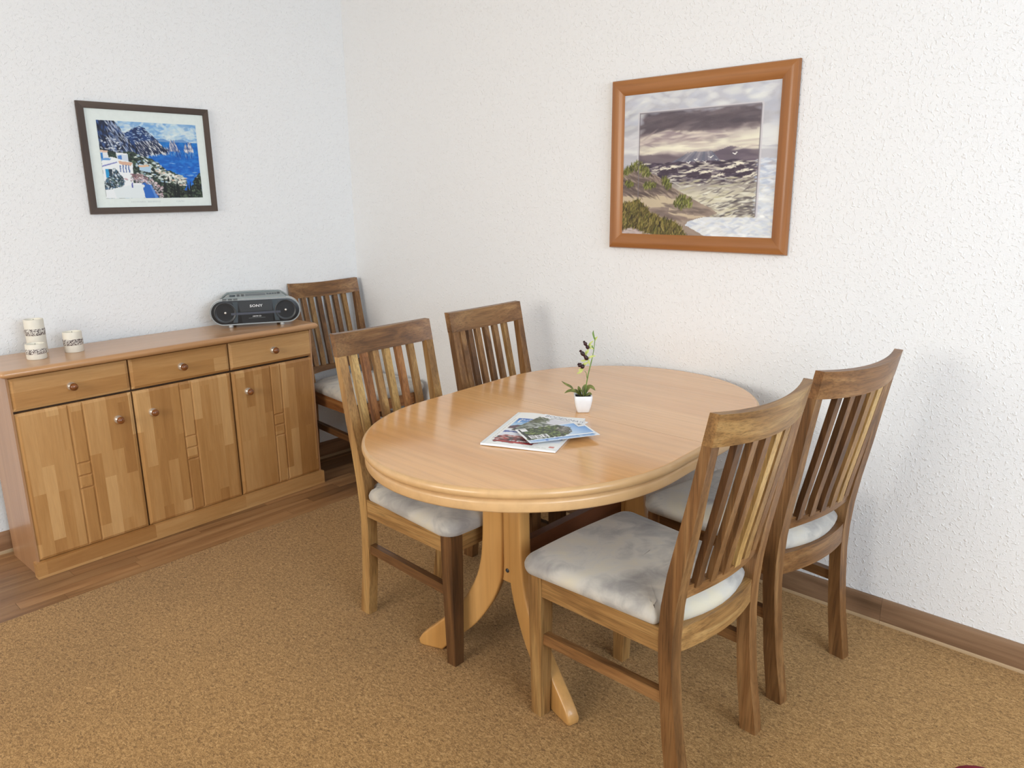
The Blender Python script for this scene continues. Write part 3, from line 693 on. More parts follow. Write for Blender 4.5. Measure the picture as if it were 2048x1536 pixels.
    for k in range(4): c.put(R(0.165+0.028*k, 0.565, 0.178+0.028*k, 0.66), (96, 118, 170))
    c.put(R(0.025, 0.62, 0.055, 0.73), (44, 150, 206)); c.put(R(0.055, 0.62, 0.088, 0.71), (44, 60, 74))
    bush = c.poly([(0.0, 0.80), (0.04, 0.74), (0.10, 0.70), (0.11, 0.60), (0.15, 0.64), (0.17, 0.70), (0.20, 0.78), (0.16, 0.86), (0.05, 0.87), (0.0, 0.88)], 0.02, 20, 9)
    c.dabs(420, bush, [(34, 48, 62), (52, 78, 96), (80, 110, 140), (28, 40, 44), (214, 222, 230), (96, 120, 112)], 2.4, 1.6, 0.5, 0.9, 0.9)
    c.dabs(160, c.poly([(0.26, 0.68), (0.36, 0.68), (0.44, 0.74), (0.3, 0.76)], 0.01), [(120, 84, 96), (190, 160, 170), (70, 70, 70), (160, 130, 120)], 2.4, 1.4, 0.2, 0.7)
    c.put(c.poly([(0.36, 0.54), (0.48, 0.58), (0.47, 0.66), (0.36, 0.63)], 0.004), (176, 204, 224)); c.put(c.poly([(0.35, 0.565), (0.45, 0.555), (0.46, 0.58), (0.36, 0.59)]), (228, 188, 152))
    # path with blue shade
    c.put(c.poly([(0.08, 0.87), (0.24, 0.83), (0.42, 0.82), (0.40, 1.0), (0.10, 1.0)], 0.008), (226, 234, 236))
    c.put(c.poly([(0.375, 0.86), (0.40, 0.83), (0.36, 0.81), (0.44, 0.78), (0.48, 0.86), (0.525, 1.0), (0.385, 1.0), (0.38, 0.92)], 0.010, 30, 6), (44, 104, 190))
    c.put(c.poly([(0.44, 0.80), (0.47, 0.84), (0.515, 1.0), (0.49, 1.0)], 0.004), (96, 142, 208)); c.put(R(0.262, 0.79, 0.276, 0.86), (84, 92, 168))
    c.dabs(170, c.poly([(0.20, 0.74), (0.36, 0.72), (0.46, 0.74), (0.58, 0.86), (0.60, 1.0), (0.53, 1.0), (0.46, 0.82), (0.3, 0.80)], 0.01), [(190, 180, 186), (228, 218, 222), (120, 100, 112), (150, 146, 150), (206, 170, 176)], 2.4, 1.4, 0.4, 0.8)
    # dark trees lower right
    tr = c.poly([(0.58, 0.86), (0.66, 0.82), (0.74, 0.9), (0.84, 0.9), (0.90, 0.84), (0.95, 0.72), (1, 0.7), (1, 1), (0.59, 1)], 0.02, 18, 13)
    c.dabs(700, tr, [(24, 30, 28), (40, 50, 44), (70, 86, 66), (96, 108, 88), (30, 36, 34), (18, 22, 22)], 3.0, 2.0, 0.5, 0.9, 0.85)
    for x, t, b, wd in ((0.60, 0.72, 0.93, 0.018), (0.735, 0.74, 1.0, 0.020), (0.70, 0.80, 0.99, 0.014), (0.845, 0.80, 0.95, 0.013), (0.875, 0.76, 0.94, 0.012), (0.645, 0.69, 0.78, 0.012)):
        c.put(c.poly([(x, t), (x+wd*0.8, (t+b)/2), (x+wd, b), (x-wd, b), (x-wd*0.8, (t+b)/2)], 0.005, 40, 2), (22, 30, 30))
    c.put(R(0.985, 0.0, 1.0, 0.0), (0, 0, 0)); 
    return c
def to_left(u, v): return np.c_[PU0 + u*(PU1-PU0), np.full(u.shape, -0.0128), PV0 + v*(PV1-PV0)]
cpaint = paint_coast(); obj('print', paint_mesh('print', cpaint, to_left), M_PRINT, lp, 0)
for tx, xx in (('HOWARD  BEHRENS', -1.095), ('CAPRI', -0.945)):
    obj('lettering', text_bm(tx, 0.0085, (1, 0, 0), (0, 0, 1), (xx, -0.0125, 1.393), sxs=1.6), M_INKG, lp, 0)['label'] = 'faint grey lettering under the print'

RP = dict(lo=-2.4315, hi=-1.7135, z0=1.2010, z1=1.8145)
rp = empty('framed_seascape', (-0.001, 0, 0)); tag(rp, 'stormy dune seascape in a wide reddish wood frame above the dining table', 'picture')
frame_bars(rp, 'y', RP['lo'], RP['hi'], RP['z0'], RP['z1'], 0.0555, 0.026, (M_FRAME_RH, M_FRAME_R), lambda t: {0.0: 0.55, 0.06: 0.8, 0.25: 1.0, 0.5: 0.96, 0.75: 0.82, 0.94: 0.62, 1.0: 0.5}[t])
def paint_sea():
    c = Canvas(300, 252, (120, 110, 118)); H_, W_ = c.h, c.w; U, V = c.u, c.v
    # sky
    wob = (fbm(H_, W_, 5, 8, 21) - 0.5)*0.10; n = fbm(H_, W_, 6, 14, 22); n2 = fbm(H_, W_, 16, 30, 23)
    vv = V + wob
    stops = [(0.0, (146, 142, 156)), (0.12, (128, 120, 130)), (0.20, (96, 86, 92)), (0.26, (104, 92, 98)), (0.30, (196, 184, 178)), (0.345, (160, 144, 146)), (0.39, (232, 226, 206)), (0.425, (188, 176, 170)), (0.45, (120, 108, 116)), (0.50, (112, 102, 114))]
    zs = np.array([s[0] for s in stops]); cs = np.array([s[1] for s in stops], float)
    c.im = np.stack([np.interp(vv, zs, cs[:, k]) for k in range(3)], -1)
    # bright break widening to the right, dark bank over it
    bright = np.exp(-((V - (0.385 - 0.055*np.clip((U-0.45)*2, 0, 1)) + wob*0.8)/(0.022 + 0.045*np.clip(U-0.35, 0, 1)))**2)
    c.put(bright*np.clip(0.55 + 0.6*U, 0, 1), (238, 234, 212), 0.95)
    c.put(np.exp(-((V-0.30+wob)/0.012)**2)*np.exp(-((U-0.42)/0.20)**2), (226, 214, 196), 0.8)
    c.put(np.clip((n-0.50)*5, 0, 1)*np.clip((0.43-V)*20, 0, 1)*np.clip((V-0.25)*20, 0, 1)*np.clip((0.80-U)*5, 0, 1), (142, 126, 132), 0.5)
    bank = c.poly([(0.60, 0.435), (0.66, 0.41), (0.72, 0.395), (0.80, 0.405), (0.89, 0.40), (1.0, 0.40), (1.0, 0.49), (0.56, 0.49), (0.58, 0.455)], 0.012, 14, 24); c.put(bank, (104, 92, 106), 0.9)
    bankl = c.poly([(0.0, 0.44), (0.18, 0.425), (0.30, 0.435), (0.40, 0.45), (0.40, 0.49), (0, 0.49)], 0.012, 14, 25); c.put(bankl, (118, 106, 112), 0.85)
    c.put((n2 > 0.58) & (V < 0.27), (84, 76, 84), 0.35); c.put((n2 < 0.40) & (V < 0.30), (126, 114, 118), 0.35)
    ray = c.poly([(0.34, 0.49), (0.47, 0.425), (0.60, 0.42), (0.66, 0.49)], 0.006); c.put(ray, (120, 122, 138), 0.7)
    for k in range(7):
        x = 0.36 + k*0.045; c.put(c.poly([(x, 0.49), (x+0.022, 0.49), (x*0.55+0.265, 0.425), (x*0.55+0.255, 0.425)]), (176, 172, 176) if k % 2 else (92, 98, 118), 0.45)
    SKY = (V > 0.14) & (V < 0.485)
    c.dabs(70, SKY & (V < 0.28), [(82, 74, 82), (106, 94, 100), (92, 82, 90), (120, 108, 112)], 26, 4, -0.10, 0.12, 0.5)
    c.dabs(46, (V > 0.28) & (V < 0.36) & (U < 0.75), [(206, 192, 184), (150, 134, 140), (224, 214, 198), (174, 158, 156)], 18, 2.6, -0.05, 0.15, 0.55)
    c.dabs(26, (V > 0.36) & (V < 0.42), [(240, 234, 212), (222, 212, 196), (196, 182, 174)], 24, 2.4, -0.05, 0.08, 0.6)
    c.dabs(26, (V > 0.43) & (V < 0.485) & ((U < 0.33) | (U > 0.68)), [(104, 92, 102), (124, 112, 118), (94, 84, 96)], 22, 4, 0.0, 0.08, 0.5)
    # sea
    sea = V > 0.488; g = np.clip((V-0.488)/0.37, 0, 1)
    dk = np.array((96, 84, 98)); lt = np.array((212, 206, 184)); k = np.clip((g-0.22)*2.6, 0, 1)[..., None]
    c.im = np.where(sea[..., None], dk*(1-k) + lt*k, c.im)
    c.dabs(900, sea & (g < 0.40), [(62, 52, 66), (84, 72, 88), (120, 110, 120), (206, 198, 184), (70, 60, 76), (52, 44, 58), (226, 220, 202)], 9, 1.4, -0.06, 0.16, 0.75)
    for (x, y_) in ((0.30, 0.545), (0.36, 0.54), (0.50, 0.565), (0.58, 0.575), (0.78, 0.53), (0.82, 0.57), (0.72, 0.55), (0.66, 0.60), (0.85, 0.61)):
        m = c.poly([(x-0.055, y_+0.022), (x-0.03, y_), (x, y_-0.018), (x+0.028, y_-0.010), (x+0.035, y_+0.02), (x, y_+0.03)], 0.01, 26, int(x*100)); c.put(m, (66, 54, 68), 0.85)
        c.dabs(14, c.poly([(x-0.06, y_-0.006), (x, y_-0.03), (x+0.04, y_-0.02), (x, y_-0.012)]), [(236, 230, 210)], 5, 0.8, -0.2, 0.2)
    c.dabs(620, sea & (g > 0.30), [(232, 230, 214), (206, 200, 178), (182, 176, 158), (222, 222, 210), (170, 162, 146), (190, 184, 150)], 11, 1.6, -0.08, 0.18, 0.6)
    c.dabs(150, sea & (g > 0.34) & (U > 0.55), [(120, 112, 110), (96, 88, 92), (146, 138, 130)], 8, 1.0, -0.25, 0.22, 0.7)
    c.dabs(70, c.poly([(0.70, 0.76), (0.88, 0.70), (0.88, 0.85), (0.66, 0.85)]), [(110, 102, 100), (80, 74, 78), (226, 224, 210)], 9, 1.5, -0.2, 0.25, 0.7)
    base = c.im.copy()
    # faded border outside the inner picture
    ins = (U > 0.120) & (U < 0.884) & (V > 0.148) & (V < 0.858)
    fade = c.im*0.30 + np.array((222, 226, 232))*0.70
    lower = (V > 0.70) & ~ins; fade = np.where(lower[..., None], fade*0.6 + np.array((228, 233, 236))*0.4, fade)
    c.im = np.where(ins[..., None], c.im, fade)
    c.dabs(240, (~ins) & (V > 0.62) & (U > 0.4), [(206, 214, 224), (238, 241, 240), (226, 230, 236), (190, 198, 214)], 8, 2.2, -0.08, 0.3, 0.6)
    c.dabs(90, (~ins) & (V > 0.49) & (V < 0.64) & (U > 0.85), [(186, 196, 214), (206, 214, 226), (228, 232, 236)], 7, 1.8, -0.05, 0.2, 0.7)
    c.dabs(120, (~ins) & (V < 0.30), [(196, 200, 212), (222, 224, 224), (232, 234, 230), (186, 190, 204)], 16, 5, -0.1, 0.3, 0.4)
    line = (np.abs(U-0.1225) < 0.0035) & (V > 0.15) & (V < 0.80) | (np.abs(U-0.884) < 0.0035) & (V > 0.15) & (V < 0.85) | (np.abs(V-0.1465) < 0.0035) & (U > 0.12) & (U < 0.884)
    c.put((np.abs(U-0.111) < 0.003) & (V > 0.14) & (V < 0.62) | (np.abs(U-0.893) < 0.004) & (V > 0.14) & (V < 0.86) | (np.abs(V-0.139) < 0.004) & (U > 0.11) & (U < 0.893), (206, 202, 206), 0.8)
    # dunes, across both picture and border
    dune = c.poly([(0, 0.545), (0.05, 0.515), (0.10, 0.488), (0.14, 0.493), (0.20, 0.55), (0.30, 0.605), (0.36, 0.655), (0.44, 0.705), (0.52, 0.75), (0.60, 0.79), (0.66, 0.835), (0.56, 0.862), (0.47, 0.89), (0.45, 0.915), (0.52, 0.95), (0.60, 1.0), (0, 1)], 0.008, 20, 31)
    dn = fbm(H_, W_, 10, 16, 32)[..., None]
    c.im = np.where(dune[..., None], np.array((132, 116, 108))*(1-dn) + np.array((190, 172, 152))*dn, c.im)
    c.put(c.poly([(0, 0.72), (0.12, 0.70), (0.30, 0.715), (0.42, 0.75), (0.40, 0.80), (0.22, 0.80), (0.10, 0.77), (0, 0.78)], 0.012), (206, 190, 160), 0.8)
    c.put(c.poly([(0.34, 0.80), (0.46, 0.84), (0.60, 0.855), (0.44, 0.875), (0.34, 0.85)], 0.008), (212, 194, 164), 0.7)
    c.dabs(170, dune & (V < 0.72), [(108, 92, 86), (128, 110, 102), (92, 80, 74), (168, 150, 138)], 9, 1.6, 0.5, 0.25, 0.5)
    c.dabs(90, c.poly([(0, 0.60), (0.12, 0.57), (0.28, 0.64), (0.36, 0.69), (0.2, 0.72), (0, 0.70)]), [(98, 84, 80), (84, 72, 70), (116, 100, 94)], 12, 2.0, 0.35, 0.2, 0.55)
    c.dabs(40, c.poly([(0.22, 0.80), (0.34, 0.84), (0.46, 0.87), (0.34, 0.875), (0.24, 0.84)]), [(122, 106, 100), (140, 122, 112)], 12, 2.4, 0.25, 0.15, 0.6)
    c.dabs(60, c.poly([(0.30, 0.76), (0.60, 0.81), (0.62, 0.84), (0.36, 0.83)]), [(112, 98, 92), (134, 118, 108)], 9, 1.8, 0.15, 0.15, 0.6)
    c.dabs(50, c.poly([(0, 0.94), (0.2, 0.96), (0.3, 1), (0, 1)]), [(196, 178, 176), (176, 156, 152), (206, 196, 194)], 10, 2, 0.15, 0.1, 0.6)
    GR = [(70, 74, 34), (96, 100, 44), (134, 140, 66), (50, 52, 26), (110, 108, 54), (158, 160, 88)]
    for pts, nn in (([(0, 0.545), (0.06, 0.505), (0.10, 0.468), (0.13, 0.475), (0.18, 0.52), (0.22, 0.575), (0.15, 0.565), (0.10, 0.53), (0.04, 0.555), (0, 0.57)], 240), ([(0.28, 0.60), (0.31, 0.585), (0.345, 0.615), (0.36, 0.655), (0.33, 0.665), (0.30, 0.64)], 90),
                    ([(0.155, 0.635), (0.20, 0.615), (0.25, 0.64), (0.22, 0.665), (0.17, 0.66)], 80), ([(0.37, 0.75), (0.41, 0.715), (0.46, 0.72), (0.50, 0.755), (0.49, 0.79), (0.42, 0.80), (0.38, 0.785)], 170), ([(0.02, 0.61), (0.06, 0.605), (0.09, 0.635), (0.05, 0.65)], 50)):
        c.dabs(nn, c.poly(pts, 0.006), GR, 4.5, 0.9, -1.35, 0.3, 0.85)
    bush = c.poly([(0, 0.775), (0.08, 0.755), (0.13, 0.745), (0.17, 0.77), (0.21, 0.835), (0.29, 0.868), (0.37, 0.885), (0.42, 0.93), (0.48, 1.0), (0.27, 1.0), (0.16, 0.965), (0.08, 0.94), (0, 0.95)], 0.012, 18, 33)
    c.put(bush, (84, 74, 40)); c.dabs(1100, bush, [(60, 50, 28), (104, 92, 44), (136, 122, 62), (160, 144, 80), (48, 40, 24), (120, 104, 60), (92, 92, 40)], 5.5, 1.0, -1.3, 0.35, 0.8)
    c.put(line & ~bush, (120, 112, 118), 0.75)
    for (x, y_, s) in ((0.745, 0.445, 1.0), (0.60, 0.462, 0.8), (0.505, 0.475, 0.8), (0.565, 0.490, 0.7), (0.46, 0.493, 0.8), (0.635, 0.480, 0.45)):
        e = 0.012*s; c.put(c.poly([(x-1.7*e, y_-0.5*e), (x-0.6*e, y_-0.25*e), (x+0.1*e, y_+0.1*e), (x+0.8*e, y_-0.8*e), (x+1.8*e, y_-0.9*e), (x+0.9*e, y_-0.3*e), (x+0.3*e, y_+0.7*e), (x-0.4*e, y_+0.4*e)]), (244, 242, 236))
    return c
RY0, RY1, RZ1, RZ0 = -1.762, -2.383, 1.766, 1.2495
def to_right(u, v): return np.c_[np.full(u.shape, -0.0115), RY0 + u*(RY1-RY0), RZ1 + v*(RZ0-RZ1)]
spaint = paint_sea(); obj('print', paint_mesh('print', spaint, to_right), M_PRINT, rp, 0)
obj('backing', bbox(-0.0105, -0.005, RP['lo'] + 0.03, RP['hi'] - 0.03, RP['z0'] + 0.03, RP['z1'] - 0.03), M_MAT, rp, 0)

# ------------------------------------------------------------------ radio on the sideboard
STOP = 0.8224 + FLOOR_TOP
rad = empty('cd_radio', (-0.7325, -0.205, STOP), math.radians(-27.5)); tag(rad, 'silver and black portable radio with two round speakers on the sideboard', 'radio')
def stad(hw, hh, zc, y_, n=14, ins=0.0, dz=0.0):
    r = hh - ins; a = hw - hh; pts = []
    for k in range(n+1): t = -PI/2 + PI*k/n; pts.append((a + r*math.cos(t), y_, zc + r*math.sin(t)*(1+dz)))
    for k in range(n+1): t = PI/2 + PI*k/n; pts.append((-a + r*math.cos(t), y_, zc + r*math.sin(t)*(1+dz)))
    return pts
ZC, HH, HW = 0.072, 0.060, 0.202
obj('shell', loft([stad(HW, HH, ZC, -0.022, ins=0.004), stad(HW, HH, ZC, -0.025, ins=0.001), stad(HW, HH, ZC, -0.020), stad(HW, HH, ZC, 0.02), stad(HW*0.97, HH, ZC, 0.06, ins=0.004), stad(HW*0.90, HH, ZC, 0.095, ins=0.012), stad(HW*0.86, HH, ZC, 0.11, ins=0.022)]), M_SILVER, rad, 40)
obj('front_panel', loft([stad(HW, HH, ZC, -0.020, ins=0.006), stad(HW, HH, ZC, -0.0262, ins=0.0065), stad(HW, HH, ZC, -0.0268, ins=0.010)]), M_BLACK, rad, 30)
def disc(x, z, prof, seg=32, bm=None, mi=0):
    return loft([[(x + r*math.cos(2*PI*k/seg), y_, z + r*math.sin(2*PI*k/seg)) for k in range(seg)] for r, y_ in prof], bm=bm, mi=mi)
for s in (-1, 1):
    x = s*0.134
    sp_o = obj('speaker', disc(x, ZC, [(0.049, -0.0265), (0.049, -0.0290), (0.046, -0.0300), (0.0425, -0.0285), (0.040, -0.0272)]), M_DARKGREY, rad, 40)
    obj('speaker_cone', disc(x, ZC, [(0.0385, -0.0270), (0.0385, -0.0276), (0.020, -0.0272), (0.010, -0.0275)]), M_BLACK, sp_o, 40)
    obj('dust_cap', disc(x, ZC, [(0.0055, -0.0270), (0.0055, -0.0290), (0.003, -0.0305), (0.0010, -0.0308)], 16), M_CHROME, sp_o, 60)
    px_ = [(s*0.083, ZC - 0.048), (s*0.076, ZC + 0.048), (s*0.100, ZC + 0.048), (s*0.089, ZC), (s*0.104, ZC - 0.048)]
    obj('speaker_cheek', loft([[(a, -0.0266, b) for a, b in px_], [(a, -0.0280, b) for a, b in px_]]), M_GREYD, rad, 0)
    foot = lathe([(0.010, 0.0), (0.011, 0.003), (0.010, 0.014)], 16, (s*0.115, -0.004)); obj('foot', foot, M_SILVER, rad, 40)
for s in (-1, 1): obj('foot', lathe([(0.008, 0.0), (0.008, 0.018)], 12, (s*0.10, 0.070)), M_BLACK, rad, 40)
def quadp(pts, y0, y1): return loft([[(a, y0, b) for a, b in pts], [(a, y1, b) for a, b in pts]])
obj('cassette_lid', quadp([(-0.068, ZC + 0.001), (0.074, ZC + 0.001), (0.074, ZC + 0.052), (-0.078, ZC + 0.052)], -0.0265, -0.0292), M_DARKGREY, rad, 0)
obj('slot_bar', quadp([(-0.110, ZC - 0.012), (0.110, ZC - 0.012), (0.110, ZC - 0.002), (-0.110, ZC - 0.002)], -0.0265, -0.0296), plain('slate_plastic', (74, 78, 90), 0.3), rad, 0)
obj('lower_lid', quadp([(-0.062, ZC - 0.052), (0.074, ZC - 0.052), (0.074, ZC - 0.0125), (-0.068, ZC - 0.0125)], -0.0265, -0.0290), M_BLACK, rad, 0)
t = obj('lettering', text_bm('SONY', 0.0165, (1, 0, 0), (0, 0, 1), (0.003, -0.0294, ZC + 0.026), sxs=1.3, bold=0.012), M_INK, rad, 0); t['label'] = 'white lettering'
t = obj('lettering', text_bm('AM/FM CD', 0.0075, (1, 0, 0), (0, 0, 1), (0.003, -0.0292, ZC - 0.022), sxs=1.1, bold=0.01), M_INK, rad, 0)
obj('printed_line', quadp([(-0.034, ZC - 0.0300), (0.040, ZC - 0.0300), (0.040, ZC - 0.0291), (-0.034, ZC - 0.0291)], -0.0288, -0.0292), M_GREYP, rad, 0)
# raised console on top with keys
cz = ZC + HH
con = loft([[(-0.150, -0.012, cz - 0.012), (0.150, -0.012, cz - 0.012), (0.140, 0.095, cz - 0.014), (-0.140, 0.095, cz - 0.014)],
            [(-0.138, -0.004, cz + 0.006), (0.138, -0.004, cz + 0.006), (0.118, 0.085, cz + 0.015), (-0.108, 0.085, cz + 0.015)]])
obj('console', bevel(con, 0.004, 2, 30), M_GREYP, rad, 40)
def on_con(u, w, du, dw, name, m, hgt=0.0025):
    z = lambda q: cz + 0.006 + (q + 0.004)/0.089*0.009
    pts = [(u - du, w - dw), (u + du, w - dw), (u + du, w + dw), (u - du, w + dw)]
    obj(name, bevel(loft([[(a, b, z(b) - 0.002) for a, b in pts], [(a, b, z(b) + hgt) for a, b in pts]]), 0.0008, 1, 30), m, rad, 30)
on_con(0.005, 0.040, 0.045, 0.020, 'display', M_GREYD, 0.0008)
for u in (-0.052, -0.072): on_con(u, 0.034, 0.006, 0.016, 'key', M_DARKGREY)
for u in (0.060, 0.072, 0.084, 0.096): on_con(u, 0.046, 0.005, 0.010, 'key', M_GREYD)
on_con(0.110, 0.050, 0.006, 0.014, 'key', M_DARKGREY)
bmk = bmesh.new(); loft([[( -0.098 + r*math.cos(2*PI*k/20), 0.030 + r*math.sin(2*PI*k/20), cz + z) for k in range(20)] for r, z in ((0.013, 0.006), (0.013, 0.0125), (0.011, 0.014), (0.006, 0.0135))], bm=bmk)
obj('dial', bmk, M_GREYD, rad, 40)
for k in range(3): obj('key', bbox(-0.142 + 0.024*k, -0.124 + 0.024*k, -0.022, -0.014, cz - 0.006, cz + 0.0025, 0.001), M_DARKGREY, rad)
hp = [(-0.150, 0.030, cz - 0.004), (-0.140, 0.055, cz + 0.004), (-0.125, 0.080, cz + 0.013), (-0.105, 0.092, cz + 0.017), (0.0, 0.094, cz + 0.0185), (0.105, 0.092, cz + 0.017), (0.125, 0.080, cz + 0.013), (0.140, 0.055, cz + 0.004), (0.150, 0.030, cz - 0.004)]
obj('handle', tube(catmull(hp, 4), 0.0055, 8), M_GREYP, rad, 60)

# ------------------------------------------------------------------ tealight holders on the sideboard
def mat_band():
    k = NT('scroll_band'); co = k.objco(); n1 = k.noise(k.mapping(co, (1, 1, 1)), 130, 3, 0.6, 2.2)
    col = k.ramp(n1, [(0.40, (74, 60, 58)), (0.49, (112, 98, 94)), (0.53, (226, 220, 210)), (0.7, (236, 232, 224))])
    k.l(col, k.b.inputs['Base Color']); k.b.inputs['Roughness'].default_value = 0.6; k.bump(n1, 0.4, 0.002); return k.m
M_BAND = mat_band(); M_CREAM = plain('cream_ceramic', (226, 220, 206), 0.5); M_WAX = plain('candle_wax', (240, 236, 222), 0.6)
def holder(x, y_, r, h, band, label):
    root = empty('candle_holder', (x, y_, STOP)); tag(root, label, 'candle holder', 'cream candle holders on the sideboard')
    obj('body', lathe([(r*0.96, 0.0), (r, 0.003), (r, h - 0.003), (r*0.97, h), (r*0.86, h), (r*0.84, h - 0.012)], 32), M_CREAM, root, 50)
    obj('band', lathe([(r*1.0, band[0]), (r*1.03, band[0] + 0.001), (r*1.03, band[1] - 0.001), (r*1.0, band[1])], 32, cap=False), M_BAND, root, 50)['label'] = 'brown scrollwork band'
    obj('wax', lathe([(r*0.835, h - 0.02), (r*0.835, h - 0.008), (r*0.5, h - 0.0075)], 24), M_WAX, root, 50)
    obj('wick', tube([(0, 0, h - 0.008), (0.0005, 0, h - 0.002), (0.001, 0, h + 0.001)], 0.0008, 6), M_INKD, root, 50)
holder(-1.628, -0.118, 0.0345, 0.136, (0.074, 0.100), 'tallest cream candle holder, standing at the back with a brown scroll band')
holder(-1.664, -0.228, 0.0345, 0.058, (0.020, 0.040), 'low cream candle holder in front of the tall one')
holder(-1.520, -0.190, 0.0345, 0.080, (0.028, 0.052), 'medium cream candle holder standing alone, nearer the radio')

# ------------------------------------------------------------------ potted flower on the table
pl = empty('potted_orchid', (-0.6989, -2.1150, TZ + 0.0004), math.radians(-47)); tag(pl, 'small white square pot with a dark purple orchid on the dining table', 'potted plant')
def sq(w, z, r=0.008):
    pts = []
    for (sx, sy_, a0) in ((1, 1, 0), (-1, 1, PI/2), (-1, -1, PI), (1, -1, 1.5*PI)):
        for k in range(5):
            a = a0 + k/4*PI/2; pts.append((sx*(w - r) + r*math.cos(a), sy_*(w - r) + r*math.sin(a), z))
    return pts
obj('pot', loft([sq(0.0170, 0.0, 0.005), sq(0.0190, 0.002, 0.006), sq(0.0245, 0.022), sq(0.0275, 0.040), sq(0.0280, 0.050), sq(0.0272, 0.0535), sq(0.0255, 0.0540), sq(0.0238, 0.0525, 0.006), sq(0.0230, 0.046, 0.006)]), M_WHITE_GLAZE, pl, 60)
def mat_soil():
    k = NT('dark_soil'); n = k.noise(k.objco(), 300, 4); k.l(k.ramp(n, [(0.3, (16, 14, 13)), (0.7, (48, 42, 38))]), k.b.inputs['Base Color']); k.b.inputs['Roughness'].default_value = 0.9; k.bump(n, 0.8, 0.004); return k.m
obj('soil', loft([sq(0.0226, 0.044, 0.006), sq(0.0226, 0.0485, 0.006), sq(0.012, 0.0505, 0.005)]), mat_soil(), pl, 60)
def leafmat(name, a, b):
    k = NT(name); n = k.noise(k.objco(), 70, 3); k.l(k.ramp(n, [(0.3, a), (0.7, b)]), k.b.inputs['Base Color']); k.b.inputs['Roughness'].default_value = 0.5; return k.m
M_LEAF = leafmat('orchid_leaf', (78, 84, 40), (134, 138, 72)); M_STEM = leafmat('orchid_stem', (88, 118, 48), (120, 150, 70))
M_SEP = leafmat('yellow_green_petal', (170, 178, 84), (206, 208, 128)); M_LIP = leafmat('dark_purple_petal', (30, 10, 16), (58, 18, 24))
def blade(pts, wid, th=0.0007, nrm=(0, 0, 1)):
    """a leaf: centre line with varying width, folded slightly along the midrib."""
    P = [Vector(p) for p in pts]; n = len(P); rings = []
    for i, p in enumerate(P):
        t = (P[min(i+1, n-1)] - P[max(i-1, 0)]).normalized(); s = t.cross(Vector(nrm))
        s = s.normalized() if s.length > 1e-5 else Vector((1, 0, 0)); u = s.cross(t).normalized(); f = i/(n-1)
        w = wid*max(0.06, math.sin(PI*min(1, 0.08 + f*0.92))**0.8)
        rings.append([tuple(p + s*w + u*w*0.3), tuple(p - u*0), tuple(p - s*w + u*w*0.3), tuple(p - s*w + u*(w*0.3 - th)), tuple(p - u*th), tuple(p + s*w + u*(w*0.3 - th))])
    return loft(rings)
# local x = image right, local y = away from the viewer
def L(x, z, y_=0.0): return (x, y_, z)
for pts, w in (([L(-0.004, 0.050, -0.004), L(-0.018, 0.062, -0.006), L(-0.032, 0.068, -0.008), L(-0.046, 0.067, -0.008), L(-0.058, 0.061, -0.008)], 0.0052),
               ([L(-0.030, 0.068), L(-0.036, 0.077), L(-0.046, 0.083), L(-0.056, 0.089), L(-0.066, 0.097)], 0.0038),
               ([L(-0.004, 0.050), L(-0.010, 0.062, -0.006), L(-0.014, 0.074, -0.010), L(-0.016, 0.084, -0.012)], 0.0065),
               ([L(0.0, 0.050, -0.006), L(-0.003, 0.060, -0.012), L(-0.006, 0.068, -0.018), L(-0.009, 0.070, -0.022)], 0.0070),
               ([L(0.004, 0.050, 0.0), L(0.010, 0.066, 0.004), L(0.020, 0.076, 0.006), L(0.030, 0.074, 0.004), L(0.038, 0.066, 0.0)], 0.0062),
               ([L(0.006, 0.050, -0.006), L(0.012, 0.056, -0.012), L(0.020, 0.060, -0.016), L(0.026, 0.058, -0.018)], 0.0050),
               ([L(0.002, 0.050, 0.006), L(0.004, 0.064, 0.010), L(0.008, 0.076, 0.014), L(0.012, 0.082, 0.016)], 0.0060),
               ([L(-0.006, 0.050, 0.004), L(-0.016, 0.058, 0.008), L(-0.024, 0.064, 0.012), L(-0.032, 0.062, 0.014)], 0.0050)):
    obj('leaf', blade(catmull(pts, 3), w*1.3, nrm=(0.1, -0.5, 0.85)), M_LEAF, pl, 60)
stem = [L(0.006, 0.046), L(0.010, 0.085), L(0.016, 0.120), L(0.024, 0.155), L(0.030, 0.185), L(0.033, 0.210), L(0.035, 0.232)]
obj('stem', tube(catmull(stem, 4), [0.0017]*14 + [0.0012]*11, 8), M_STEM, pl, 60)
obj('flower_stalk', tube(catmull([L(0.012, 0.105), L(0.009, 0.122, -0.003), L(0.004, 0.130, -0.006)], 3), 0.0009, 6), M_STEM, pl, 60)
obj('bud', blade(catmull([L(0.034, 0.225), L(0.031, 0.235), L(0.0285, 0.246), L(0.030, 0.255)], 3), 0.0028, nrm=(0, -1, 0.2)), M_STEM, pl, 60)
obj('bud', blade(catmull([L(0.034, 0.222), L(0.038, 0.230), L(0.042, 0.236)], 3), 0.0024, nrm=(0, -1, 0.2)), M_SEP, pl, 60)
obj('bud', blade(catmull([L(0.031, 0.195), L(0.027, 0.202), L(0.026, 0.210)], 3), 0.0028, nrm=(0, -1, 0.2)), M_STEM, pl, 60)
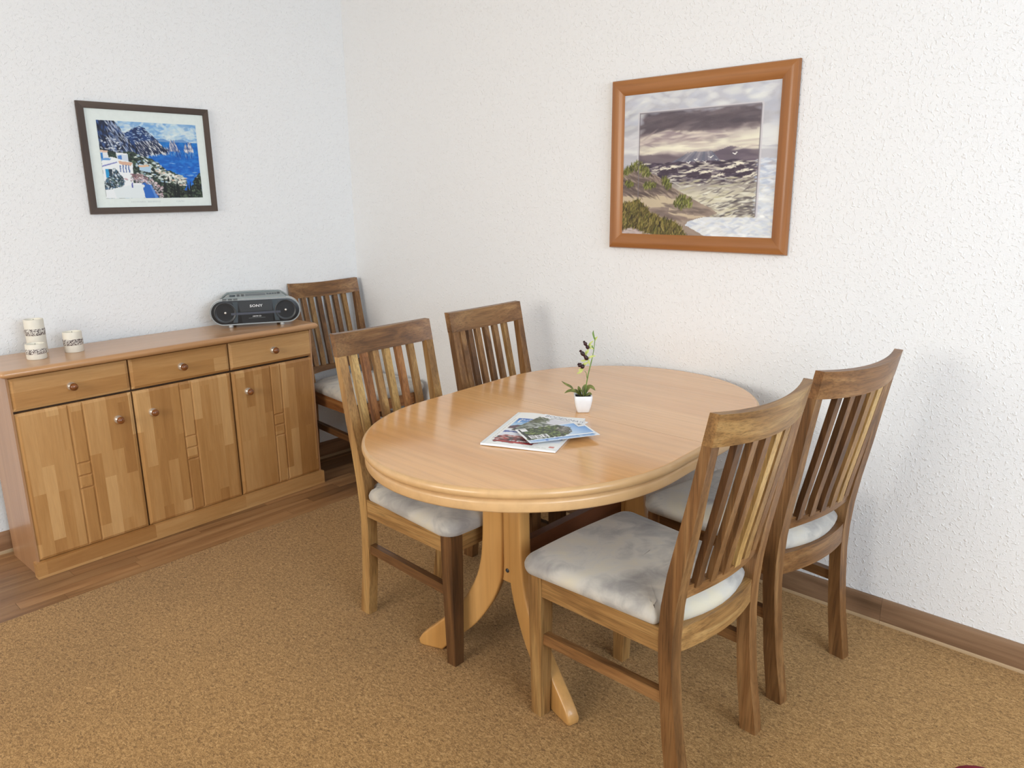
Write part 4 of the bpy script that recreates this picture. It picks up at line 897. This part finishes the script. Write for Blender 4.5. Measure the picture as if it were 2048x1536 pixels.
def flower(c, ldir, seps, sc=1.0):
    fl = empty('flower'); fl.parent = pl
    x, z = c
    pts = [L(x, z, -0.004), L(x + ldir[0]*0.35, z + ldir[1]*0.35, -0.008), L(x + ldir[0]*0.7, z + ldir[1]*0.7, -0.010), L(x + ldir[0], z + ldir[1], -0.010)]
    q = catmull(pts, 4); rr = [0.0026 + 0.0032*abs(math.sin(2.2*PI*i/(len(q)-1) + 0.5)) for i in range(len(q))]; rr[-1] = 0.0016
    obj('lip', tube(q, [r*sc for r in rr], 9), M_LIP, fl, 70)['label'] = 'dark purple lip'
    for dx, dz, w in seps:
        obj('petal', blade(catmull([L(x, z), L(x + dx*0.5 - dz*0.12, z + dz*0.5 + dx*0.12, -0.003), L(x + dx, z + dz, -0.002)], 4), w, nrm=(0, -1, 0.25)), M_SEP, fl, 60)
flower((0.014, 0.200), (-0.015, 0.024), [(0.012, 0.010, 0.0030), (0.016, 0.024, 0.0030), (-0.008, -0.020, 0.0030), (0.018, -0.004, 0.0022)])
flower((0.012, 0.166), (-0.024, 0.030), [(0.026, 0.010, 0.0034), (-0.022, -0.004, 0.0032), (-0.004, 0.028, 0.0032), (0.006, -0.018, 0.0030)], 1.15)
flower((0.000, 0.142), (-0.018, 0.012), [(-0.020, -0.022, 0.0040), (0.018, 0.016, 0.0032), (0.006, 0.014, 0.0042), (-0.016, -0.010, 0.0034)], 1.3)

# ------------------------------------------------------------------ magazines and leaflets on the table
def sheet_map(p0, xd, yd, w, h, z, curl):
    P0, X, Y = np.array(p0), np.array(xd), np.array(yd)
    def f(u, v):
        a = u*w; b = (1-v)*h
        xy = P0[None] + a[:, None]*X[None] + b[:, None]*Y[None]
        return np.c_[xy, z + curl(u, 1-v)]
    return f
def leaflet(name, label, p0, ang, w, h, z, th, cv, curl, cat, group=None):
    """p0 is the corner at the lower left of the page, ang the direction of its right side."""
    root = empty(name, (0, 0, 0)); tag(root, label, cat, group)
    xd = (math.cos(ang), math.sin(ang)); yd = (-math.sin(ang), math.cos(ang))
    f = sheet_map(p0, xd, yd, w, h, z + th + 0.0003, curl)
    obj('cover', paint_mesh('cover', cv, f), M_PAPER_PRINT, root, 60)
    n = 12; g = sheet_map(p0, xd, yd, w, h, z + th, curl); g0 = sheet_map(p0, xd, yd, w, h, z, lambda u, v: curl(u, v)*0.6)
    bm = bmesh.new(); uu, vv = np.meshgrid(np.linspace(0, 1, n), np.linspace(0, 1, n)); A = g(uu.ravel(), vv.ravel()); B = g0(uu.ravel(), vv.ravel())
    va = [bm.verts.new(p) for p in A]; vb = [bm.verts.new(p) for p in B]
    for i in range(n-1):
        for j in range(n-1):
            q = (i*n+j, i*n+j+1, (i+1)*n+j+1, (i+1)*n+j); bm.faces.new([va[k] for k in q]); bm.faces.new([vb[k] for k in q[::-1]])
    rim = [j for j in range(n)] + [i*n+n-1 for i in range(1, n)] + [(n-1)*n+j for j in range(n-2, -1, -1)] + [i*n for i in range(n-2, 0, -1)]
    for a, b in zip(rim, rim[1:] + rim[:1]): bm.faces.new((va[a], vb[a], vb[b], va[b]))
    obj('pages', bm, M_PAPER, root, 40)
    def txt(s, u, v, size, m, sxs=1.0, bold=0.0, align='CENTER', rot=0.0):
        q = f(np.array([u]), np.array([v]))[0]; c, s_ = math.cos(rot), math.sin(rot)
        X = (xd[0]*c + yd[0]*s_, xd[1]*c + yd[1]*s_, 0); Y = (-xd[0]*s_ + yd[0]*c, -xd[1]*s_ + yd[1]*c, 0)
        o = obj('lettering', text_bm(s, size, X, Y, (q[0], q[1], q[2] + 0.0004), align=align, sxs=sxs, bold=bold), m, root, 0)
        return o
    return root, txt
R_ = np.random.default_rng(8)
# big magazine
cv = Canvas(90, 128, (240, 241, 238))
cv.put((cv.u < 0.05), (226, 230, 232)); cv.put((np.abs(cv.u - 0.075) < 0.006) & (cv.v > 0.22) & (cv.v < 0.86) & (((cv.v*60) % 3) < 2.2), (190, 192, 190))
pic = lambda a, b, c_, d: (cv.u > a) & (cv.u < c_) & (cv.v > b) & (cv.v < d)
m = pic(0.12, 0.20, 0.96, 0.53); g = np.clip((cv.v-0.20)/0.2, 0, 1)[..., None]
cv.im = np.where(m[..., None], np.array((34, 98, 182))*(1-g) + np.array((168, 206, 236))*g, cv.im)
cv.put(m & (cv.v > 0.44 + 0.03*np.sin(cv.u*20)), (92, 70, 84))
cv.put(pic(0.12, 0.55, 0.96, 0.80), (226, 230, 240)); cv.put(cv.poly([(0.12, 0.60), (0.96, 0.68), (0.96, 0.705), (0.22, 0.635), (0.12, 0.655)]), (60, 84, 156))
m = pic(0.12, 0.76, 0.66, 0.925); cv.put(m, (74, 56, 60)); cv.dabs(150, m, [(170, 46, 50), (196, 70, 66), (60, 48, 54), (110, 40, 46), (200, 170, 160), (90, 80, 84), (70, 60, 64)], 4, 1.4, 0.0, 0.4, 0.9)
cv.put(pic(0.12, 0.895, 0.60, 0.92), (190, 56, 54), 0.8)
cv.dabs(60, pic(0.16, 0.725, 0.66, 0.765), [(150, 70, 66), (226, 206, 200)], 3, 1.5, 0, 0.3)
cv.put(pic(0.88, 0.905, 0.945, 0.940), (214, 140, 132)); cv.put(pic(0.55, 0.955, 0.88, 0.962) & (((cv.u*50) % 4) < 3), (186, 198, 184))
ANG = math.radians(-67.3)
mag, txt = leaflet('magazine', 'large white magazine with a red photo, lowest in the pile of papers on the table', (-1.140, -2.107), ANG, 0.212, 0.305, TZ + 0.0005, 0.0050, cv,
    lambda u, v: 0.004*np.exp(-((u-0.25)/0.25)**2)*(0.4+0.6*v) + 0.010*np.clip(u-0.7, 0, 1)*np.clip(v-0.75, 0, 1)*4*0.6 + 0.001, 'magazine', 'printed papers on the table')
txt('a l', 0.54, 0.085, 0.050, M_INKGREEN, 1.2, 0.012); txt('ABENTEUER', 0.16, 0.245, 0.016, M_INK, 1.0, 0.012, 'LEFT'); txt('D\u00dcNE', 0.15, 0.310, 0.034, M_INK, 1.1, 0.015, 'LEFT')
txt('Ausblicke genie\u00dfen', 0.40, 0.862, 0.017, M_INK, 1.05, 0.006)
# A5 leaflet with a lake
cv = Canvas(70, 96, (244, 245, 246))
m = (cv.v > 0.18); cv.put(m, (214, 214, 222)); cv.put(m & (cv.v > 0.45), (110, 118, 112))
cv.put(cv.poly([(0.0, 0.18), (0.25, 0.2), (0.3, 0.38), (0.12, 0.5), (0.0, 0.5)], 0.03), (84, 92, 62)); cv.put(cv.poly([(0, 0.55), (0.5, 0.5), (1, 0.6), (1, 0.75), (0, 0.7)], 0.01), (150, 158, 152))
cv.dabs(260, (cv.v > 0.42) | ((cv.u < 0.3) & (cv.v > 0.2)), [(58, 68, 48), (92, 104, 74), (140, 148, 138), (44, 52, 44), (176, 180, 174)], 4, 1.6, 0.0, 0.4, 0.7)
cv.put(m & (cv.v > 0.92), (66, 70, 64)); cv.put((np.abs(cv.v-0.155) < 0.008) & (cv.u > 0.25) & (cv.u < 0.7), (150, 154, 160))
cv.put((cv.v < 0.17) & ((np.abs(cv.v-0.155) > 0.008) | (cv.u < 0.25)), (244, 245, 247))
lf, txt = leaflet('leaflet', 'white leaflet with a grey lake photo and pale capital lettering, in the pile of papers', (-1.011, -2.101), math.radians(-82.5), 0.148, 0.178, TZ + 0.0108, 0.0012, cv,
    lambda u, v: 0.002*v, 'leaflet', 'printed papers on the table')
txt('BODENMAIS', 0.52, 0.085, 0.0235, plain('grey_print', (150, 156, 166), 0.6), 1.0, 0.0)
# blue flyer mostly hidden
cv = Canvas(40, 70, (236, 240, 246)); g = cv.u[..., None]; cv.im = np.array((64, 96, 178))*(1-g) + np.array((190, 214, 240))*g; cv.put((cv.v < 0.06) | (cv.v > 0.94), (244, 246, 248))
cv.dabs(60, cv.u < 2, [(70, 110, 190), (150, 190, 232), (210, 226, 244)], 7, 2, 0, 0.3, 0.6)
leaflet('flyer', 'narrow blue flyer mostly hidden beneath the forest leaflet', (-1.026, -2.140), math.radians(-118.0), 0.099, 0.205, TZ + 0.0148, 0.0007, cv, lambda u, v: 0.0*v, 'flyer', 'printed papers on the table')
# forest leaflet on top (its top edge points to the right of the picture)
cv = Canvas(64, 124, (246, 247, 248)); inn = (cv.u > 0.04) & (cv.u < 0.96) & (cv.v > 0.02) & (cv.v < 0.975)
g = np.clip(cv.v/0.4, 0, 1)[..., None]
sky = np.array((70, 136, 218))*(1-g) + np.array((206, 226, 246))*g; sky = sky*(0.55+0.45*(1-cv.u[..., None])) + np.array((236, 243, 250))*(0.45*cv.u[..., None])
cv.im = np.where(inn[..., None], sky, cv.im)
fo = cv.poly([(0.04, 0.36), (0.25, 0.32), (0.5, 0.30), (0.8, 0.36), (0.96, 0.46), (0.96, 0.975), (0.04, 0.975)], 0.02) & inn
cv.put(fo, (52, 64, 44)); cv.dabs(700, fo, [(36, 48, 34), (74, 94, 50), (104, 128, 64), (52, 66, 46), (30, 38, 32), (128, 146, 84)], 3.4, 2, 0.4, 0.8, 0.85)
ro = cv.poly([(0.15, 0.30), (0.3, 0.27), (0.6, 0.27), (0.85, 0.33), (0.7, 0.46), (0.3, 0.44)], 0.03) & inn; cv.dabs(170, ro, [(92, 88, 86), (130, 126, 122), (60, 58, 62), (170, 166, 160), (86, 96, 66)], 3, 1.6, 0.5, 0.8, 0.85)
cv.put((cv.v > 0.925) & inn, (44, 52, 50))
lf, txt = leaflet('leaflet', 'narrow leaflet with a green forest photo under blue sky, topmost of the papers', (-1.0165, -2.1215), math.radians(-119.0), 0.104, 0.200, TZ + 0.0168, 0.0008, cv, lambda u, v: 0.0035*(1-v)**2*0 + 0.0015*v, 'leaflet', 'printed papers on the table')
def patch(root, p0, ang, w, h, cu0, cv0, cu1, cv1, z, m):
    xd = Vector((math.cos(ang), math.sin(ang), 0)); yd = Vector((-math.sin(ang), math.cos(ang), 0)); P = Vector((p0[0], p0[1], z))
    q = [(cu0, cv0), (cu1, cv0), (cu1, cv1), (cu0, cv1)]
    pts = [P + xd*(a*w) + yd*((1-b)*h) for a, b in q]
    bm = loft([[tuple(p) for p in pts], [tuple(p + Vector((0, 0, 0.0004))) for p in pts]]); obj('printed_box', bm, m, root, 0)
zt = TZ + 0.0168 + 0.0008 + 0.0013
for (a, b, c_, d) in ((0.70, 0.76, 0.93, 0.85), (0.66, 0.66, 0.93, 0.75), (0.66, 0.86, 0.93, 0.93)): patch(lf, (-1.0165, -2.1215), math.radians(-119.0), 0.104, 0.200, a, b, c_, d, zt, M_INK)
patch(lf, (-1.0165, -2.1215), math.radians(-119.0), 0.104, 0.200, 0.10, 0.86, 0.30, 0.95, zt, M_INK); patch(lf, (-1.0165, -2.1215), math.radians(-119.0), 0.104, 0.200, 0.07, 0.03, 0.40, 0.13, zt + 0.001, M_INK)
for s, u, v in (('DER', 0.815, 0.805), ('WALD', 0.795, 0.705), ('DUFT', 0.795, 0.895)):
    txt(s, u, v - 0.0, 0.0120, M_INKD, 0.85, 0.01).location.z = 0.0011
txt('bE', 0.235, 0.08, 0.014, M_INKD, 1.0, 0.0).location.z = 0.0011

# ------------------------------------------------------------------ red seat just reaching into the frame
M_RED = plain('dark_red_fabric', (120, 22, 40), 0.85, spec=0.2)
st = empty('upholstered_stool', (-1.334, -3.497, 0), math.radians(0)); tag(st, 'dark red upholstered stool seat, only its edge showing at the lower right', 'stool')
def rr(w, r, z):
    pts = []
    for (sx, sy_, a0) in ((1, 1, 0), (-1, 1, PI/2), (-1, -1, PI), (1, -1, 1.5*PI)):
        for k in range(7): a = a0 + k/6*PI/2; pts.append((sx*(w - r) + r*math.cos(a), sy_*(w - r) + r*math.sin(a), z))
    return pts
obj('seat', loft([rr(0.19, 0.05, 0.385), rr(0.2, 0.06, 0.395), rr(0.205, 0.06, 0.415), rr(0.2, 0.06, 0.435), rr(0.185, 0.06, 0.447), rr(0.10, 0.05, 0.452)]), M_RED, st, 70)
for sx in (-1, 1):
    for sy_ in (-1, 1): obj('leg', bbox(sx*0.15 - 0.02, sx*0.15 + 0.02, sy_*0.15 - 0.02, sy_*0.15 + 0.02, 0.0, 0.386, 0.004), M_CH[(0, 'z')], st)
